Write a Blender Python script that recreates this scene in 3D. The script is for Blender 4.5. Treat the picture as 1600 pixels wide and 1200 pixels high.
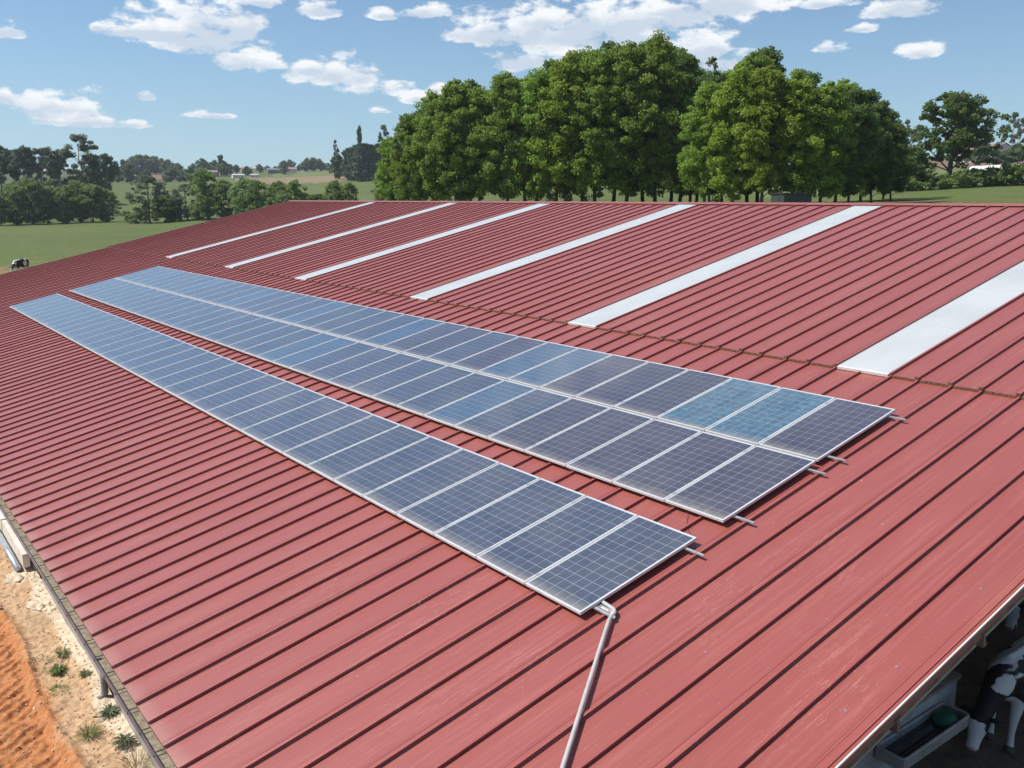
import bpy, bmesh, math, random
import numpy as np
from mathutils import Vector, Matrix
random.seed(7); rng = np.random.default_rng(7)
for o in list(bpy.data.objects): bpy.data.objects.remove(o)
SC = bpy.context.scene; COL = SC.collection
rad = math.radians
# ------------------------------------------------------------------ camera
CAM = Vector((-6.2765, -6.9322, 4.5261)); PITCH = 0.2031788; YAW = 0.6531083; FPX = 1408.9
cd = bpy.data.cameras.new('camera'); cam = bpy.data.objects.new('camera', cd); COL.objects.link(cam)
cd.sensor_width = 36; cd.lens = 36*FPX/1600; cd.clip_start = 0.1; cd.clip_end = 9000
cam.location = CAM; cam.rotation_euler = (math.pi/2-PITCH, 0, -YAW); SC.camera = cam
# ------------------------------------------------------------------ sky, sun, exposure
SUN_AZ, SUN_EL = rad(-50), rad(53)
W = bpy.data.worlds.new('World'); SC.world = W; W.use_nodes = True
def build_world():
    nt = W.node_tree; N = nt.nodes; L = nt.links; N.clear()
    def nd(t, **k):
        n = N.new(t)
        for a, b in k.items(): setattr(n, a, b)
        return n
    def M(op, a, b=None, c=None, clamp=False):
        n = nd('ShaderNodeMath', operation=op); n.use_clamp = clamp
        for i, v in enumerate((a, b, c)):
            if v is None: continue
            if isinstance(v, (int, float)): n.inputs[i].default_value = v
            else: L.new(v, n.inputs[i])
        return n.outputs[0]
    out = nd('ShaderNodeOutputWorld'); bg = nd('ShaderNodeBackground'); bg.inputs['Strength'].default_value = 0.085
    sky = nd('ShaderNodeTexSky', sky_type='NISHITA'); sky.sun_disc = False
    sky.sun_elevation = SUN_EL; sky.sun_rotation = SUN_AZ; sky.altitude = 300; sky.air_density = 1.0; sky.dust_density = 0.6; sky.ozone_density = 1.6
    tc = nd('ShaderNodeTexCoord'); sep = nd('ShaderNodeSeparateXYZ'); L.new(tc.outputs['Generated'], sep.inputs[0])
    az = M('MULTIPLY', M('ARCTAN2', sep.outputs[0], sep.outputs[1]), 180/math.pi)
    el = M('MULTIPLY', M('ARCSINE', sep.outputs[2]), 180/math.pi)
    u = M('WRAP', M('SUBTRACT', az, math.degrees(YAW)), 38.0, -38.0)
    # billow noise in (u, e) so that the towers are wider than they are tall
    cmb = nd('ShaderNodeCombineXYZ'); L.new(M('MULTIPLY', az, .55), cmb.inputs[0]); L.new(M('MULTIPLY', el, 1.1), cmb.inputs[1])
    n1 = nd('ShaderNodeTexNoise'); n1.inputs['Scale'].default_value = .95; n1.inputs['Detail'].default_value = 11; n1.inputs['Roughness'].default_value = .60
    L.new(cmb.outputs[0], n1.inputs['Vector'])
    n2 = nd('ShaderNodeTexNoise'); n2.inputs['Scale'].default_value = .5; n2.inputs['Detail'].default_value = 6; n2.inputs['Roughness'].default_value = .6
    ofs = nd('ShaderNodeVectorMath', operation='ADD'); L.new(cmb.outputs[0], ofs.inputs[0]); ofs.inputs[1].default_value = (.35, .45, 3.3)
    L.new(ofs.outputs[0], n2.inputs['Vector'])
    blobs = [(300,32,105,40),(235,46,65,15),(375,44,32,17),(395,90,58,20),(515,108,72,24),(575,132,70,17),(480,100,30,16),
             (100,160,66,22),(125,186,68,11),(205,192,28,7),(332,179,38,6),(225,148,15,8),(8,46,24,11),(5,150,15,13),(152,41,8,6),
             (500,8,35,16),(410,0,36,10),(597,19,26,10),(665,15,38,13),(648,150,28,12),(690,136,22,10),(594,171,20,6),
             (750,42,60,25),(860,34,110,40),(960,45,100,28),(870,88,105,22),(1010,12,170,32),(1130,4,110,20),(1060,66,90,34),(1120,82,55,24),
             (1405,10,56,14),(1342,43,25,7),(1302,71,24,10),(1438,76,30,13),(1295,3,45,8)]
    tot = None; hgt = None
    for (x, y, rx, ry) in blobs:
        # direction of an image point, in degrees
        b = (600-y)/FPX; a = (x-800)/FPX; h = math.cos(PITCH)+b*math.sin(PITCH)
        cu = math.degrees(math.atan2(a, h)); ce = math.degrees(math.atan2(-math.sin(PITCH)+b*math.cos(PITCH), math.hypot(a, h)))
        ru = rx/24.6; re = ry/24.6
        du = M('DIVIDE', M('SUBTRACT', u, cu), ru)
        dv = M('SUBTRACT', el, ce-re*.45)
        dvv = M('MAXIMUM', M('DIVIDE', dv, re*1.35), M('DIVIDE', dv, -re*.6))
        v = M('SUBTRACT', 1.0, M('ADD', M('MULTIPLY', du, du), M('MULTIPLY', dvv, dvv)))
        tot = v if tot is None else M('MAXIMUM', tot, v)
        hh = M('MULTIPLY', M('MAXIMUM', v, 0.0), M('DIVIDE', M('SUBTRACT', el, ce+.15*re), re)) 
        hgt = hh if hgt is None else M('ADD', hgt, hh)
    # the same kind of cloud higher up, out of the frame
    n3 = nd('ShaderNodeTexNoise'); n3.inputs['Scale'].default_value = .16; n3.inputs['Detail'].default_value = 3
    L.new(cmb.outputs[0], n3.inputs['Vector'])
    up = M('MULTIPLY', M('SUBTRACT', el, 15.0), .2, clamp=True)
    gen = M('ADD', M('MULTIPLY', M('SUBTRACT', n3.outputs[0], .58), 7.0), M('MULTIPLY', M('SUBTRACT', up, 1.0), 8.0))
    tot = M('MAXIMUM', M('MAXIMUM', tot, -2.5), gen)
    dens = M('ADD', tot, M('MULTIPLY', M('SUBTRACT', n1.outputs[0], .49), 5.0))
    mr = nd('ShaderNodeMapRange', interpolation_type='SMOOTHSTEP'); L.new(dens, mr.inputs[0]); mr.inputs[1].default_value = -.05; mr.inputs[2].default_value = .80
    # thick parts below the tops turn grey
    sh = M('ADD', M('MULTIPLY', M('SUBTRACT', n2.outputs[0], .50), 4.5), M('MULTIPLY', hgt, 1.5))
    sh = M('ADD', sh, M('SUBTRACT', 1.0, M('MULTIPLY', dens, .12)), clamp=True)
    cr = nd('ShaderNodeMix', data_type='RGBA'); L.new(sh, cr.inputs['Factor'])
    cr.inputs['A'].default_value = (6.8, 7.8, 9.0, 1); cr.inputs['B'].default_value = (10.9, 11.1, 11.3, 1)
    # a light haze that pales the blue towards the horizon
    pale = nd('ShaderNodeMix', data_type='RGBA')
    ph = M('MULTIPLY', M('POWER', M('SUBTRACT', 1.0, M('MULTIPLY', M('MAXIMUM', el, 0.0), 1/40.0), clamp=True), 3.6), .60)
    L.new(ph, pale.inputs['Factor']); tint = nd('ShaderNodeMix', data_type='RGBA', blend_type='MULTIPLY'); tint.inputs['Factor'].default_value = 1; L.new(sky.outputs[0], tint.inputs['A']); tint.inputs['B'].default_value = (.70, .97, 1.20, 1); L.new(tint.outputs['Result'], pale.inputs['A']); pale.inputs['B'].default_value = (6.3, 8.7, 10.0, 1)
    fm = nd('ShaderNodeMix', data_type='RGBA'); L.new(M('MULTIPLY', mr.outputs[0], .96), fm.inputs['Factor']); L.new(pale.outputs['Result'], fm.inputs['A']); L.new(cr.outputs['Result'], fm.inputs['B'])
    L.new(fm.outputs['Result'], bg.inputs['Color']); L.new(bg.outputs[0], out.inputs[0])
build_world()
sd = bpy.data.lights.new('sun', 'SUN'); sun = bpy.data.objects.new('sun', sd); COL.objects.link(sun)
sd.energy = 5.0; sd.angle = rad(.53); sd.color = (1, .955, .89)
SUNV = Vector((math.sin(SUN_AZ)*math.cos(SUN_EL), math.cos(SUN_AZ)*math.cos(SUN_EL), math.sin(SUN_EL)))
sun.rotation_euler = SUNV.to_track_quat('Z', 'Y').to_euler(); sun.location = (0, 0, 60)
SC.view_settings.view_transform = 'Standard'; SC.view_settings.look = 'None'; SC.view_settings.exposure = 0.12; SC.view_settings.gamma = 1
SC.view_settings.use_curve_mapping = False
SC.render.engine = 'CYCLES'; SC.cycles.max_bounces = 6; SC.cycles.diffuse_bounces = 3; SC.cycles.transmission_bounces = 4; SC.cycles.transparent_max_bounces = 8
# ------------------------------------------------------------------ helpers
def bearing(px):                      # compass bearing (from +Y) of an image column at the horizon
    return YAW + math.atan((px-800)*math.cos(PITCH)/FPX)
def slope_at(px, y):                  # rise per metre of ground distance
    b = (600-y)/FPX; a = (px-800)/FPX
    return (-math.sin(PITCH)+b*math.cos(PITCH))/math.hypot(a, math.cos(PITCH)+b*math.sin(PITCH))
class Mat:
    def __init__(s, name, rough=.6, spec=.5):
        s.m = bpy.data.materials.new(name); s.m.use_nodes = True; s.t = s.m.node_tree; s.N = s.t.nodes; s.L = s.t.links
        s.b = s.N['Principled BSDF']; s.b.inputs['Roughness'].default_value = rough; s.b.inputs['Specular IOR Level'].default_value = spec
        s.tc = s.N.new('ShaderNodeTexCoord'); s.geo = s.N.new('ShaderNodeNewGeometry')
    def set(s, inp, v):
        i = s.b.inputs[inp] if isinstance(inp, str) else inp
        if hasattr(v, 'is_output') or isinstance(v, bpy.types.NodeSocket): s.L.new(v, i)
        else: i.default_value = v if not (isinstance(v, tuple) and len(v) == 3 and i.type == 'RGBA') else (*v, 1)
    def math(s, op, a, b=None, c=None, clamp=False):
        n = s.N.new('ShaderNodeMath'); n.operation = op; n.use_clamp = clamp
        for i, v in enumerate((a, b, c)):
            if v is None: continue
            if isinstance(v, (int, float)): n.inputs[i].default_value = v
            else: s.L.new(v, n.inputs[i])
        return n.outputs[0]
    def vec(s, src='obj', scale=(1, 1, 1), rot=(0, 0, 0)):
        o = {'obj': s.tc.outputs['Object'], 'pos': s.geo.outputs['Position']}[src]
        mp = s.N.new('ShaderNodeMapping'); mp.inputs['Scale'].default_value = scale; mp.inputs['Rotation'].default_value = rot
        s.L.new(o, mp.inputs[0]); return mp.outputs[0]
    def noise(s, v, scale=5, detail=4, rough=.55, dist=0):
        n = s.N.new('ShaderNodeTexNoise'); n.inputs['Scale'].default_value = scale; n.inputs['Detail'].default_value = detail
        n.inputs['Roughness'].default_value = rough; n.inputs['Distortion'].default_value = dist
        if v is not None: s.L.new(v, n.inputs['Vector'])
        return n.outputs[0]
    def voro(s, v, scale=5, feature='F1', out='Distance'):
        n = s.N.new('ShaderNodeTexVoronoi'); n.feature = feature; n.inputs['Scale'].default_value = scale
        s.L.new(v, n.inputs['Vector']); return n.outputs[out]
    def ramp(s, f, a, b, smooth=True):
        n = s.N.new('ShaderNodeMapRange'); n.interpolation_type = 'SMOOTHSTEP' if smooth else 'LINEAR'
        s.L.new(f, n.inputs[0]); n.inputs[1].default_value = a; n.inputs[2].default_value = b; return n.outputs[0]
    def mix(s, f, a, b, mode='MIX'):
        n = s.N.new('ShaderNodeMix'); n.data_type = 'RGBA'; n.blend_type = mode
        for k, v in (('Factor', f), ('A', a), ('B', b)):
            if isinstance(v, (int, float)): n.inputs[k].default_value = v
            elif isinstance(v, tuple): n.inputs[k].default_value = (*v, 1)
            else: s.L.new(v, n.inputs[k])
        return n.outputs['Result']
    def attr(s, name, out='Fac'):
        n = s.N.new('ShaderNodeAttribute'); n.attribute_name = name; return n.outputs[out]
    def objrnd(s):
        return s.N.new('ShaderNodeObjectInfo').outputs['Random']
    def bump(s, h, strength=.3, dist=.01):
        n = s.N.new('ShaderNodeBump'); n.inputs['Strength'].default_value = strength; n.inputs['Distance'].default_value = dist
        s.L.new(h, n.inputs['Height']); s.L.new(n.outputs[0], s.b.inputs['Normal'])
def tag(o, label=None, cat=None, group=None, kind=None):
    if label: o['label'] = label
    if cat: o['category'] = cat
    if group: o['group'] = group
    if kind: o['kind'] = kind
    return o
def empty(name, loc=(0, 0, 0), rz=0):
    o = bpy.data.objects.new(name, None); COL.objects.link(o); o.location = loc; o.rotation_euler = (0, 0, rz); o.empty_display_size = .3
    return o
def link(name, me, mats=(), parent=None, loc=None, rz=None):
    o = bpy.data.objects.new(name, me); COL.objects.link(o)
    for m in mats:
        if len(me.materials) < len(mats): me.materials.append(m)
    if parent is not None: o.parent = parent
    if loc is not None: o.location = loc
    if rz is not None: o.rotation_euler = (0, 0, rz)
    return o
def copy_tree(o, parent=None):
    c = o.copy(); COL.objects.link(c); c.parent = parent
    for ch in list(o.children): copy_tree(ch, c)
    return c
class MB:                              # collects verts and faces
    def __init__(s): s.v = []; s.f = []; s.m = []
    def add(s, vs, fs, mi=0):
        n = len(s.v); s.v += [tuple(p) for p in vs]; s.f += [tuple(i+n for i in f) for f in fs]; s.m += [mi]*len(fs)
    def box(s, a, b, mi=0, fr=None):
        (x0, y0, z0), (x1, y1, z1) = a, b
        vs = [(x0,y0,z0),(x1,y0,z0),(x1,y1,z0),(x0,y1,z0),(x0,y0,z1),(x1,y0,z1),(x1,y1,z1),(x0,y1,z1)]
        if fr: vs = [fr(*p) for p in vs]
        s.add(vs, [(0,3,2,1),(4,5,6,7),(0,1,5,4),(1,2,6,5),(2,3,7,6),(3,0,4,7)], mi)
    def tube(s, pts, rs, n=8, mi=0, caps=True):
        pts = [Vector(p) for p in pts]; rings = []
        if isinstance(rs, (int, float)): rs = [rs]*len(pts)
        ref = None; vs = []; fs = []
        for i, p in enumerate(pts):
            d = (pts[min(i+1, len(pts)-1)]-pts[max(i-1, 0)]).normalized()
            if ref is None: ref = d.orthogonal().normalized()
            ref = (ref-d*ref.dot(d)).normalized(); w = d.cross(ref)
            for k in range(n):
                a = 2*math.pi*k/n; vs.append(p+(ref*math.cos(a)+w*math.sin(a))*rs[i])
        for i in range(len(pts)-1):
            for k in range(n):
                a = i*n+k; b = i*n+(k+1) % n; fs.append((a, b, b+n, a+n))
        if caps: fs.append(tuple(range(n))[::-1]); fs.append(tuple(range((len(pts)-1)*n, len(pts)*n)))
        s.add(vs, fs, mi)
    def prism(s, prof, y0, y1, mi=0, fr=None, mis=None, capmi=None):   # profile in (x,z), swept along y; fr maps (x,y,z)
        n = len(prof); vs = [(p[0], y0, p[1]) for p in prof]+[(p[0], y1, p[1]) for p in prof]
        if fr: vs = [fr(*p) for p in vs]
        base = len(s.v); s.add(vs, [(k, (k+1) % n, (k+1) % n+n, k+n) for k in range(n)], mi)
        if mis:
            for k in range(n): s.m[-n+k] = mis[k]
        s.add(vs, [tuple(range(n))[::-1], tuple(range(n, 2*n))], mi if capmi is None else capmi)
    def mesh(s, name, smooth=False):
        me = bpy.data.meshes.new(name); me.from_pydata(s.v, [], s.f); me.polygons.foreach_set('material_index', s.m)
        if smooth: me.polygons.foreach_set('use_smooth', [True]*len(s.f))
        me.update(); return me
    def obj(s, name, mats, parent=None, smooth=False, fix=False):
        me = s.mesh(name, smooth)
        if fix:
            bm = bmesh.new(); bm.from_mesh(me); bmesh.ops.remove_doubles(bm, verts=bm.verts, dist=1e-5); bmesh.ops.recalc_face_normals(bm, faces=bm.faces); bm.to_mesh(me); bm.free()
        for m in mats: me.materials.append(m)
        return link(name, me, (), parent)
def np_mesh(name, V, F, mi=None, smooth=False, attr=None):   # V (n,3), F (m,4) quads
    me = bpy.data.meshes.new(name); me.vertices.add(len(V)); me.vertices.foreach_set('co', np.asarray(V, np.float32).ravel())
    k = F.shape[1]; me.loops.add(F.size); me.loops.foreach_set('vertex_index', F.astype(np.int32).ravel())
    me.polygons.add(len(F)); me.polygons.foreach_set('loop_start', np.arange(0, F.size, k, dtype=np.int32))
    if mi is not None: me.polygons.foreach_set('material_index', np.asarray(mi, np.int32))
    if smooth: me.polygons.foreach_set('use_smooth', np.ones(len(F), bool))
    me.update(calc_edges=True)
    if attr is not None:
        a = me.attributes.new('rnd', 'FLOAT', 'FACE'); a.data.foreach_set('value', np.asarray(attr, np.float32))
    me.validate(); return me
# ------------------------------------------------------------------ roof frame
S = 0.224648; CS, SS = math.cos(S), math.sin(S); PAN = -.106
def RF(u, v, h):                      # roof frame: u along the eave, v up the slope, h off the panel-glass plane
    return (v*CS-h*SS, u, v*SS+h*CS)
def RP(u, v, h): return RF(u, v, h+PAN)   # h measured from the sheet's flat pan
RA0 = 1.87; RPIT = 1.017
V_EAVE, V_STEP, V_RIDGE = -4.175, 7.745, 19.70
U_NEAR = RA0-5*RPIT; U_FAR = RA0+48*RPIT
# ------------------------------------------------------------------ materials
def m_roof():
    m = Mat('red_coated_steel', .42, .5)
    # u, v of the roof from world position
    sep = m.N.new('ShaderNodeSeparateXYZ'); m.L.new(m.geo.outputs['Position'], sep.inputs[0])
    v = m.math('ADD', m.math('MULTIPLY', sep.outputs[0], CS), m.math('MULTIPLY', sep.outputs[2], SS))
    cb = m.N.new('ShaderNodeCombineXYZ'); m.L.new(sep.outputs[1], cb.inputs[0]); m.L.new(v, cb.inputs[1])
    def mp(sx, sy):
        n = m.N.new('ShaderNodeMapping'); n.inputs['Scale'].default_value = (sx, sy, 1); m.L.new(cb.outputs[0], n.inputs[0]); return n.outputs[0]
    base = (.385, .105, .094)
    c = m.mix(m.noise(mp(.35, .35), 1, 3), (.280, .058, .044), (.322, .076, .058)); c = m.mix(m.math('MULTIPLY', m.objrnd(), .30), c, (.36, .095, .078))
    st = m.noise(mp(22, .45), 1, 4, .6); c = m.mix(m.math('MULTIPLY', m.ramp(st, .46, .72), .30), c, (.50, .18, .14))
    fs = m.noise(mp(90, 1.2), 1, 2, .5); c = m.mix(m.math('MULTIPLY', m.ramp(fs, .45, .8), .16), c, (.52, .22, .18))
    # dried run-off lines: thin wavy bright traces
    rn = m.noise(mp(4.6, .26), 1, 5, .6, .12)
    ln = m.math('SUBTRACT', 1.0, m.math('MULTIPLY', m.math('ABSOLUTE', m.math('SUBTRACT', m.math('FRACT', m.math('MULTIPLY', rn, 15.0)), .5)), 15.0), clamp=True)
    gate = m.ramp(m.noise(mp(.9, .28), 1, 2), .5, .68)
    c = m.mix(m.math('MULTIPLY', m.math('MULTIPLY', ln, gate), .50), c, (.62, .33, .27))
    sp = m.voro(mp(9, 9), 1); c = m.mix(m.math('MULTIPLY', m.ramp(sp, .07, .03), .5), c, (.7, .5, .42))
    sp2 = m.voro(mp(2.3, 2.1), 1); c = m.mix(m.math('MULTIPLY', m.ramp(sp2, .03, .015), .7), c, (.75, .62, .5))
    ed = m.ramp(v, V_EAVE+.22, V_EAVE); c = m.mix(m.math('MULTIPLY', ed, .25), c, (.52, .34, .27))
    m.set('Base Color', c); m.set('Roughness', m.math('ADD', m.math('MULTIPLY', m.noise(mp(6, .8), 1, 3), .14), .38)); m.b.inputs['Coat Weight'].default_value = .5; m.b.inputs['Coat Roughness'].default_value = .42; m.b.inputs['Coat IOR'].default_value = 1.55; m.b.inputs['Sheen Weight'].default_value = .08; m.b.inputs['Sheen Roughness'].default_value = .45; m.b.inputs['Sheen Tint'].default_value = (1, .86, .82, 1)
    m.bump(m.noise(mp(3.5, .7), 1, 2), .18, .02)
    return m.m
def m_simple(name, col, rough=.6, var=.12, scale=6, metal=0, spec=.5, bump=0, src='obj'):
    m = Mat(name, rough, spec); n = m.noise(m.vec(src), scale, 5, .6)
    a = tuple(max(0, x*(1-var)) for x in col); b = tuple(min(1, x*(1+var)) for x in col)
    m.set('Base Color', m.mix(m.ramp(n, .3, .7), a, b)); m.b.inputs['Metallic'].default_value = metal
    if bump: m.bump(m.noise(m.vec(src), scale*4, 4), bump, .01)
    return m.m
MR = m_roof()
def m_core():
    m = Mat('weathered_foam_edge', .8, .3); n = m.noise(m.vec('pos', (1, 1, 1)), 25, 4)
    m.set('Base Color', m.mix(m.ramp(n, .35, .65), (.11, .045, .028), (.26, .15, .10))); return m.m
MCORE = m_core()
M_UNDER = m_simple('underside_white_steel', (.45, .43, .40), .6, .15, 2)
M_ALU = m_simple('aluminium_frame', (.70, .67, .62), .42, .08, 3, .0)
M_ALURAIL = m_simple('aluminium_rail', (.62, .62, .60), .35, .1, 8, .7)
M_GALV = m_simple('galvanised_steel', (.50, .54, .57), .38, .18, 5, .75)
M_CONC = m_simple('grey_concrete', (.33, .315, .30), .85, .14, 1.6, bump=.15, src='pos')
M_DARK = m_simple('dark_painted_steel', (.06, .05, .055), .5, .2, 5)
M_MAUVE = m_simple('mauve_grey_gutter_paint', (.17, .135, .155), .45, .15, 5)
M_DIRTY = m_simple('gutter_sediment', (.25, .205, .14), .85, .35, 14, bump=.3, src='pos')
M_PVC = m_simple('grey_pvc', (.46, .45, .43), .4, .08, 6)
M_WHITE = m_simple('white_trim', (.72, .70, .67), .45, .06, 6)
def m_sky_sheet():
    m = Mat('translucent_white_polyester', .38, .5); n = m.noise(m.vec('pos', (.6, .6, .6)), 1.5, 4)
    st = m.noise(m.vec('pos', (.8, 5, .8)), 2, 3)
    c = m.mix(m.ramp(n, .3, .7), (.465, .485, .48), (.53, .55, .54)); c = m.mix(m.math('MULTIPLY', m.ramp(st, .45, .7), .3), c, (.53, .56, .56))
    m.set('Base Color', c); return m.m
M_SKYL = m_sky_sheet()
def m_cell(name, ca, cb, mott=0.0, mc=(.10, .30, .42)):
    m = Mat(name, .3, .5)
    sep = m.N.new('ShaderNodeSeparateXYZ'); m.L.new(m.geo.outputs['Position'], sep.inputs[0])
    v = m.math('ADD', m.math('MULTIPLY', sep.outputs[0], CS), m.math('MULTIPLY', sep.outputs[2], SS))
    # per-cell tone: cells differ a little
    cb2 = m.N.new('ShaderNodeCombineXYZ'); m.L.new(m.math('MULTIPLY', sep.outputs[1], 1/.1577), cb2.inputs[0]); m.L.new(m.math('MULTIPLY', v, 1/.1583), cb2.inputs[1])
    wn = m.N.new('ShaderNodeTexWhiteNoise'); wn.noise_dimensions = '2D'
    fl = m.N.new('ShaderNodeVectorMath'); fl.operation = 'FLOOR'; m.L.new(cb2.outputs[0], fl.inputs[0]); m.L.new(fl.outputs[0], wn.inputs['Vector'])
    c = m.mix(wn.outputs['Value'], ca, cb)
    cr = m.voro(m.vec('pos', (60, 60, 60)), 1, out='Color'); c = m.mix(.10, c, cr, 'OVERLAY')
    if mott:
        n = m.noise(m.vec('pos', (9, 9, 9)), 1, 4, .6, .8); c = m.mix(m.math('MULTIPLY', m.ramp(n, .42, .70), mott), c, mc)
    # thin busbars along the slope
    fb = m.math('FRACT', m.math('MULTIPLY', sep.outputs[1], 1/.0392))
    bb = m.math('LESS_THAN', m.math('ABSOLUTE', m.math('SUBTRACT', fb, .5)), .022)
    c = m.mix(m.math('MULTIPLY', bb, .28), c, (.45, .48, .52))
    # dust that settled, thickest on the lower edge of each row
    d = None
    for v0 in (0.0, 2.452, 4.47):
        t = m.math('MULTIPLY', m.ramp(v, v0+.26, v0+.0), m.math('GREATER_THAN', v, v0-.02)); d = t if d is None else m.math('MAXIMUM', d, t)
    dn = m.noise(m.vec('pos', (7, 7, 7)), 1, 4, .6); dn2 = m.noise(m.vec('pos', (1.3, 1.3, 1.3)), 1, 3)
    dd = m.math('ADD', m.math('MULTIPLY', m.math('POWER', d, 1.6), m.math('ADD', m.math('MULTIPLY', dn, .9), .05)), m.math('MULTIPLY', dn2, .24), clamp=True)
    c = m.mix(dd, c, (.36, .32, .26))
    m.set('Base Color', c); m.set('Roughness', .35)
    m.b.inputs['Coat Weight'].default_value = 1; m.b.inputs['Coat Roughness'].default_value = .10; m.b.inputs['Coat IOR'].default_value = 1.45
    m.set('Specular IOR Level', .2); m.b.inputs['Sheen Weight'].default_value = .15; m.b.inputs['Sheen Roughness'].default_value = .3; m.b.inputs['Sheen Tint'].default_value = (1, .97, .90, 1)
    return m.m
M_NAVY = m_cell('navy_polycrystalline_cell', (.026, .045, .085), (.040, .062, .110))
M_PURP = m_cell('purplish_polycrystalline_cell', (.030, .033, .064), (.044, .045, .082))
M_TEAL = m_cell('teal_blue_polycrystalline_cell', (.018, .080, .145), (.028, .110, .180), .50, (.11, .26, .34))
M_MIDB = m_cell('mid_blue_polycrystalline_cell', (.028, .080, .150), (.036, .095, .170))
def m_back():
    m = Mat('white_backsheet_under_glass', .3, .5); m.set('Base Color', (.50, .56, .64))
    m.b.inputs['Coat Weight'].default_value = 1; m.b.inputs['Coat Roughness'].default_value = .10; return m.m
M_BACK = m_back()
def m_leaf(name, a, b, c3=None, trans=.48):
    m = Mat(name, .55, .25); r = m.attr('rnd'); n = m.noise(m.vec('obj'), .55, 3)
    col = m.mix(r, a, b); col = m.mix(m.ramp(n, .35, .7), col, c3 or b)
    orr = m.objrnd(); hs = m.N.new('ShaderNodeHueSaturation'); m.L.new(m.math('ADD', m.math('MULTIPLY', orr, .012), .494), hs.inputs['Hue'])
    m.L.new(m.math('ADD', m.math('MULTIPLY', orr, .35), .85), hs.inputs['Value']); m.L.new(col, hs.inputs['Color'])
    m.set('Base Color', hs.outputs[0])
    tr = m.N.new('ShaderNodeBsdfTranslucent'); m.L.new(hs.outputs[0], tr.inputs[0]); mx = m.N.new('ShaderNodeMixShader'); mx.inputs[0].default_value = trans
    out = m.N['Material Output']; m.L.new(m.b.outputs[0], mx.inputs[1]); m.L.new(tr.outputs[0], mx.inputs[2]); m.L.new(mx.outputs[0], out.inputs[0]); return m.m
ML_OAK = m_leaf('leaf_fresh_green', (0.170, 0.269, 0.044), (0.329, 0.449, 0.072), (0.240, 0.349, 0.060))
ML_YEL = m_leaf('leaf_yellow_green', (.19, .27, .035), (.34, .42, .058), (.25, .335, .045))
ML_DARK = m_leaf('leaf_deep_green', (0.090, 0.158, 0.043), (0.169, 0.250, 0.061))
ML_HEDGE = m_leaf('leaf_hedgerow', (0.151, 0.231, 0.073), (0.252, 0.333, 0.098))
ML_GREY = m_leaf('leaf_eucalyptus', (0.124, 0.158, 0.094), (0.206, 0.233, 0.138))
ML_PINE = m_leaf('needles_pine', (0.081, 0.129, 0.072), (0.129, 0.185, 0.097), trans=.15)
ML_FAR = m_leaf('leaf_distant', (0.107, 0.165, 0.079), (0.180, 0.242, 0.107))
M_BARK = m_simple('bark_grey_brown', (.085, .068, .052), .9, .35, 6, bump=.3)
M_BARKL = m_simple('bark_pale', (.24, .20, .16), .85, .3, 4, bump=.2)
# ------------------------------------------------------------------ terrain
COLS = [0, 200, 400, 600, 800, 1200, 1400, 1600]
PROF = {   # image rows of the ground at ground distances, per image column; turned into heights once
    0:    [(285, 353), (350, 341), (450, 322), (600, 302), (800, 283), (1100, 268)],
    200:  [(285, 347), (350, 334), (450, 308), (600, 291), (800, 276), (1100, 265)],
    400:  [(230, 346), (300, 328), (420, 305), (560, 288), (760, 275), (1100, 263)],
    600:  [(110, 336), (230, 322), (350, 302), (500, 281), (700, 268), (1100, 263)],
    800:  [(95, 324), (130, 319), (200, 309), (300, 296), (500, 280), (1100, 266)],
    1200: [(90, 323), (120, 319), (180, 308), (250, 296), (450, 276), (1100, 258)],
    1400: [(90, 322), (120, 311), (165, 296), (230, 281), (330, 264), (560, 251), (1100, 249)],
    1600: [(90, 317), (120, 304), (165, 289), (230, 273), (330, 256), (560, 248), (1100, 246)]}
NEARZ = {0: [(0, -3.6), (62, -2.45), (90, -2.6)], 200: [(0, -3.6), (62, -2.6), (120, -2.6)], 400: [(0, -3.6), (64, -2.4), (120, -2.2)], 600: [(0, -3.6), (64, -2.0)],
         800: [(0, -3.6), (60, -2.5)], 1200: [(0, -3.6), (56, -3.0)], 1400: [(0, -3.6), (52, -3.0)], 1600: [(0, -3.6), (50, -3.0)]}
RG = np.array([0, 50, 62, 75, 90, 110, 120, 130, 150, 165, 200, 230, 285, 330, 350, 400, 450, 500, 600, 700, 800, 950, 1100, 1250, 1500], float)
ZT = []
for c in COLS:
    rz = NEARZ[c]+[(r, CAM.z+slope_at(c, y)*r) for r, y in PROF[c]]
    rz += [(1250, rz[-1][1]-4), (1500, rz[-1][1]-20)]
    ZT.append(np.interp(RG, [a for a, b in rz], [b for a, b in rz]))
ZT = np.array(ZT)
AZC = np.array([bearing(c) for c in COLS])
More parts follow.
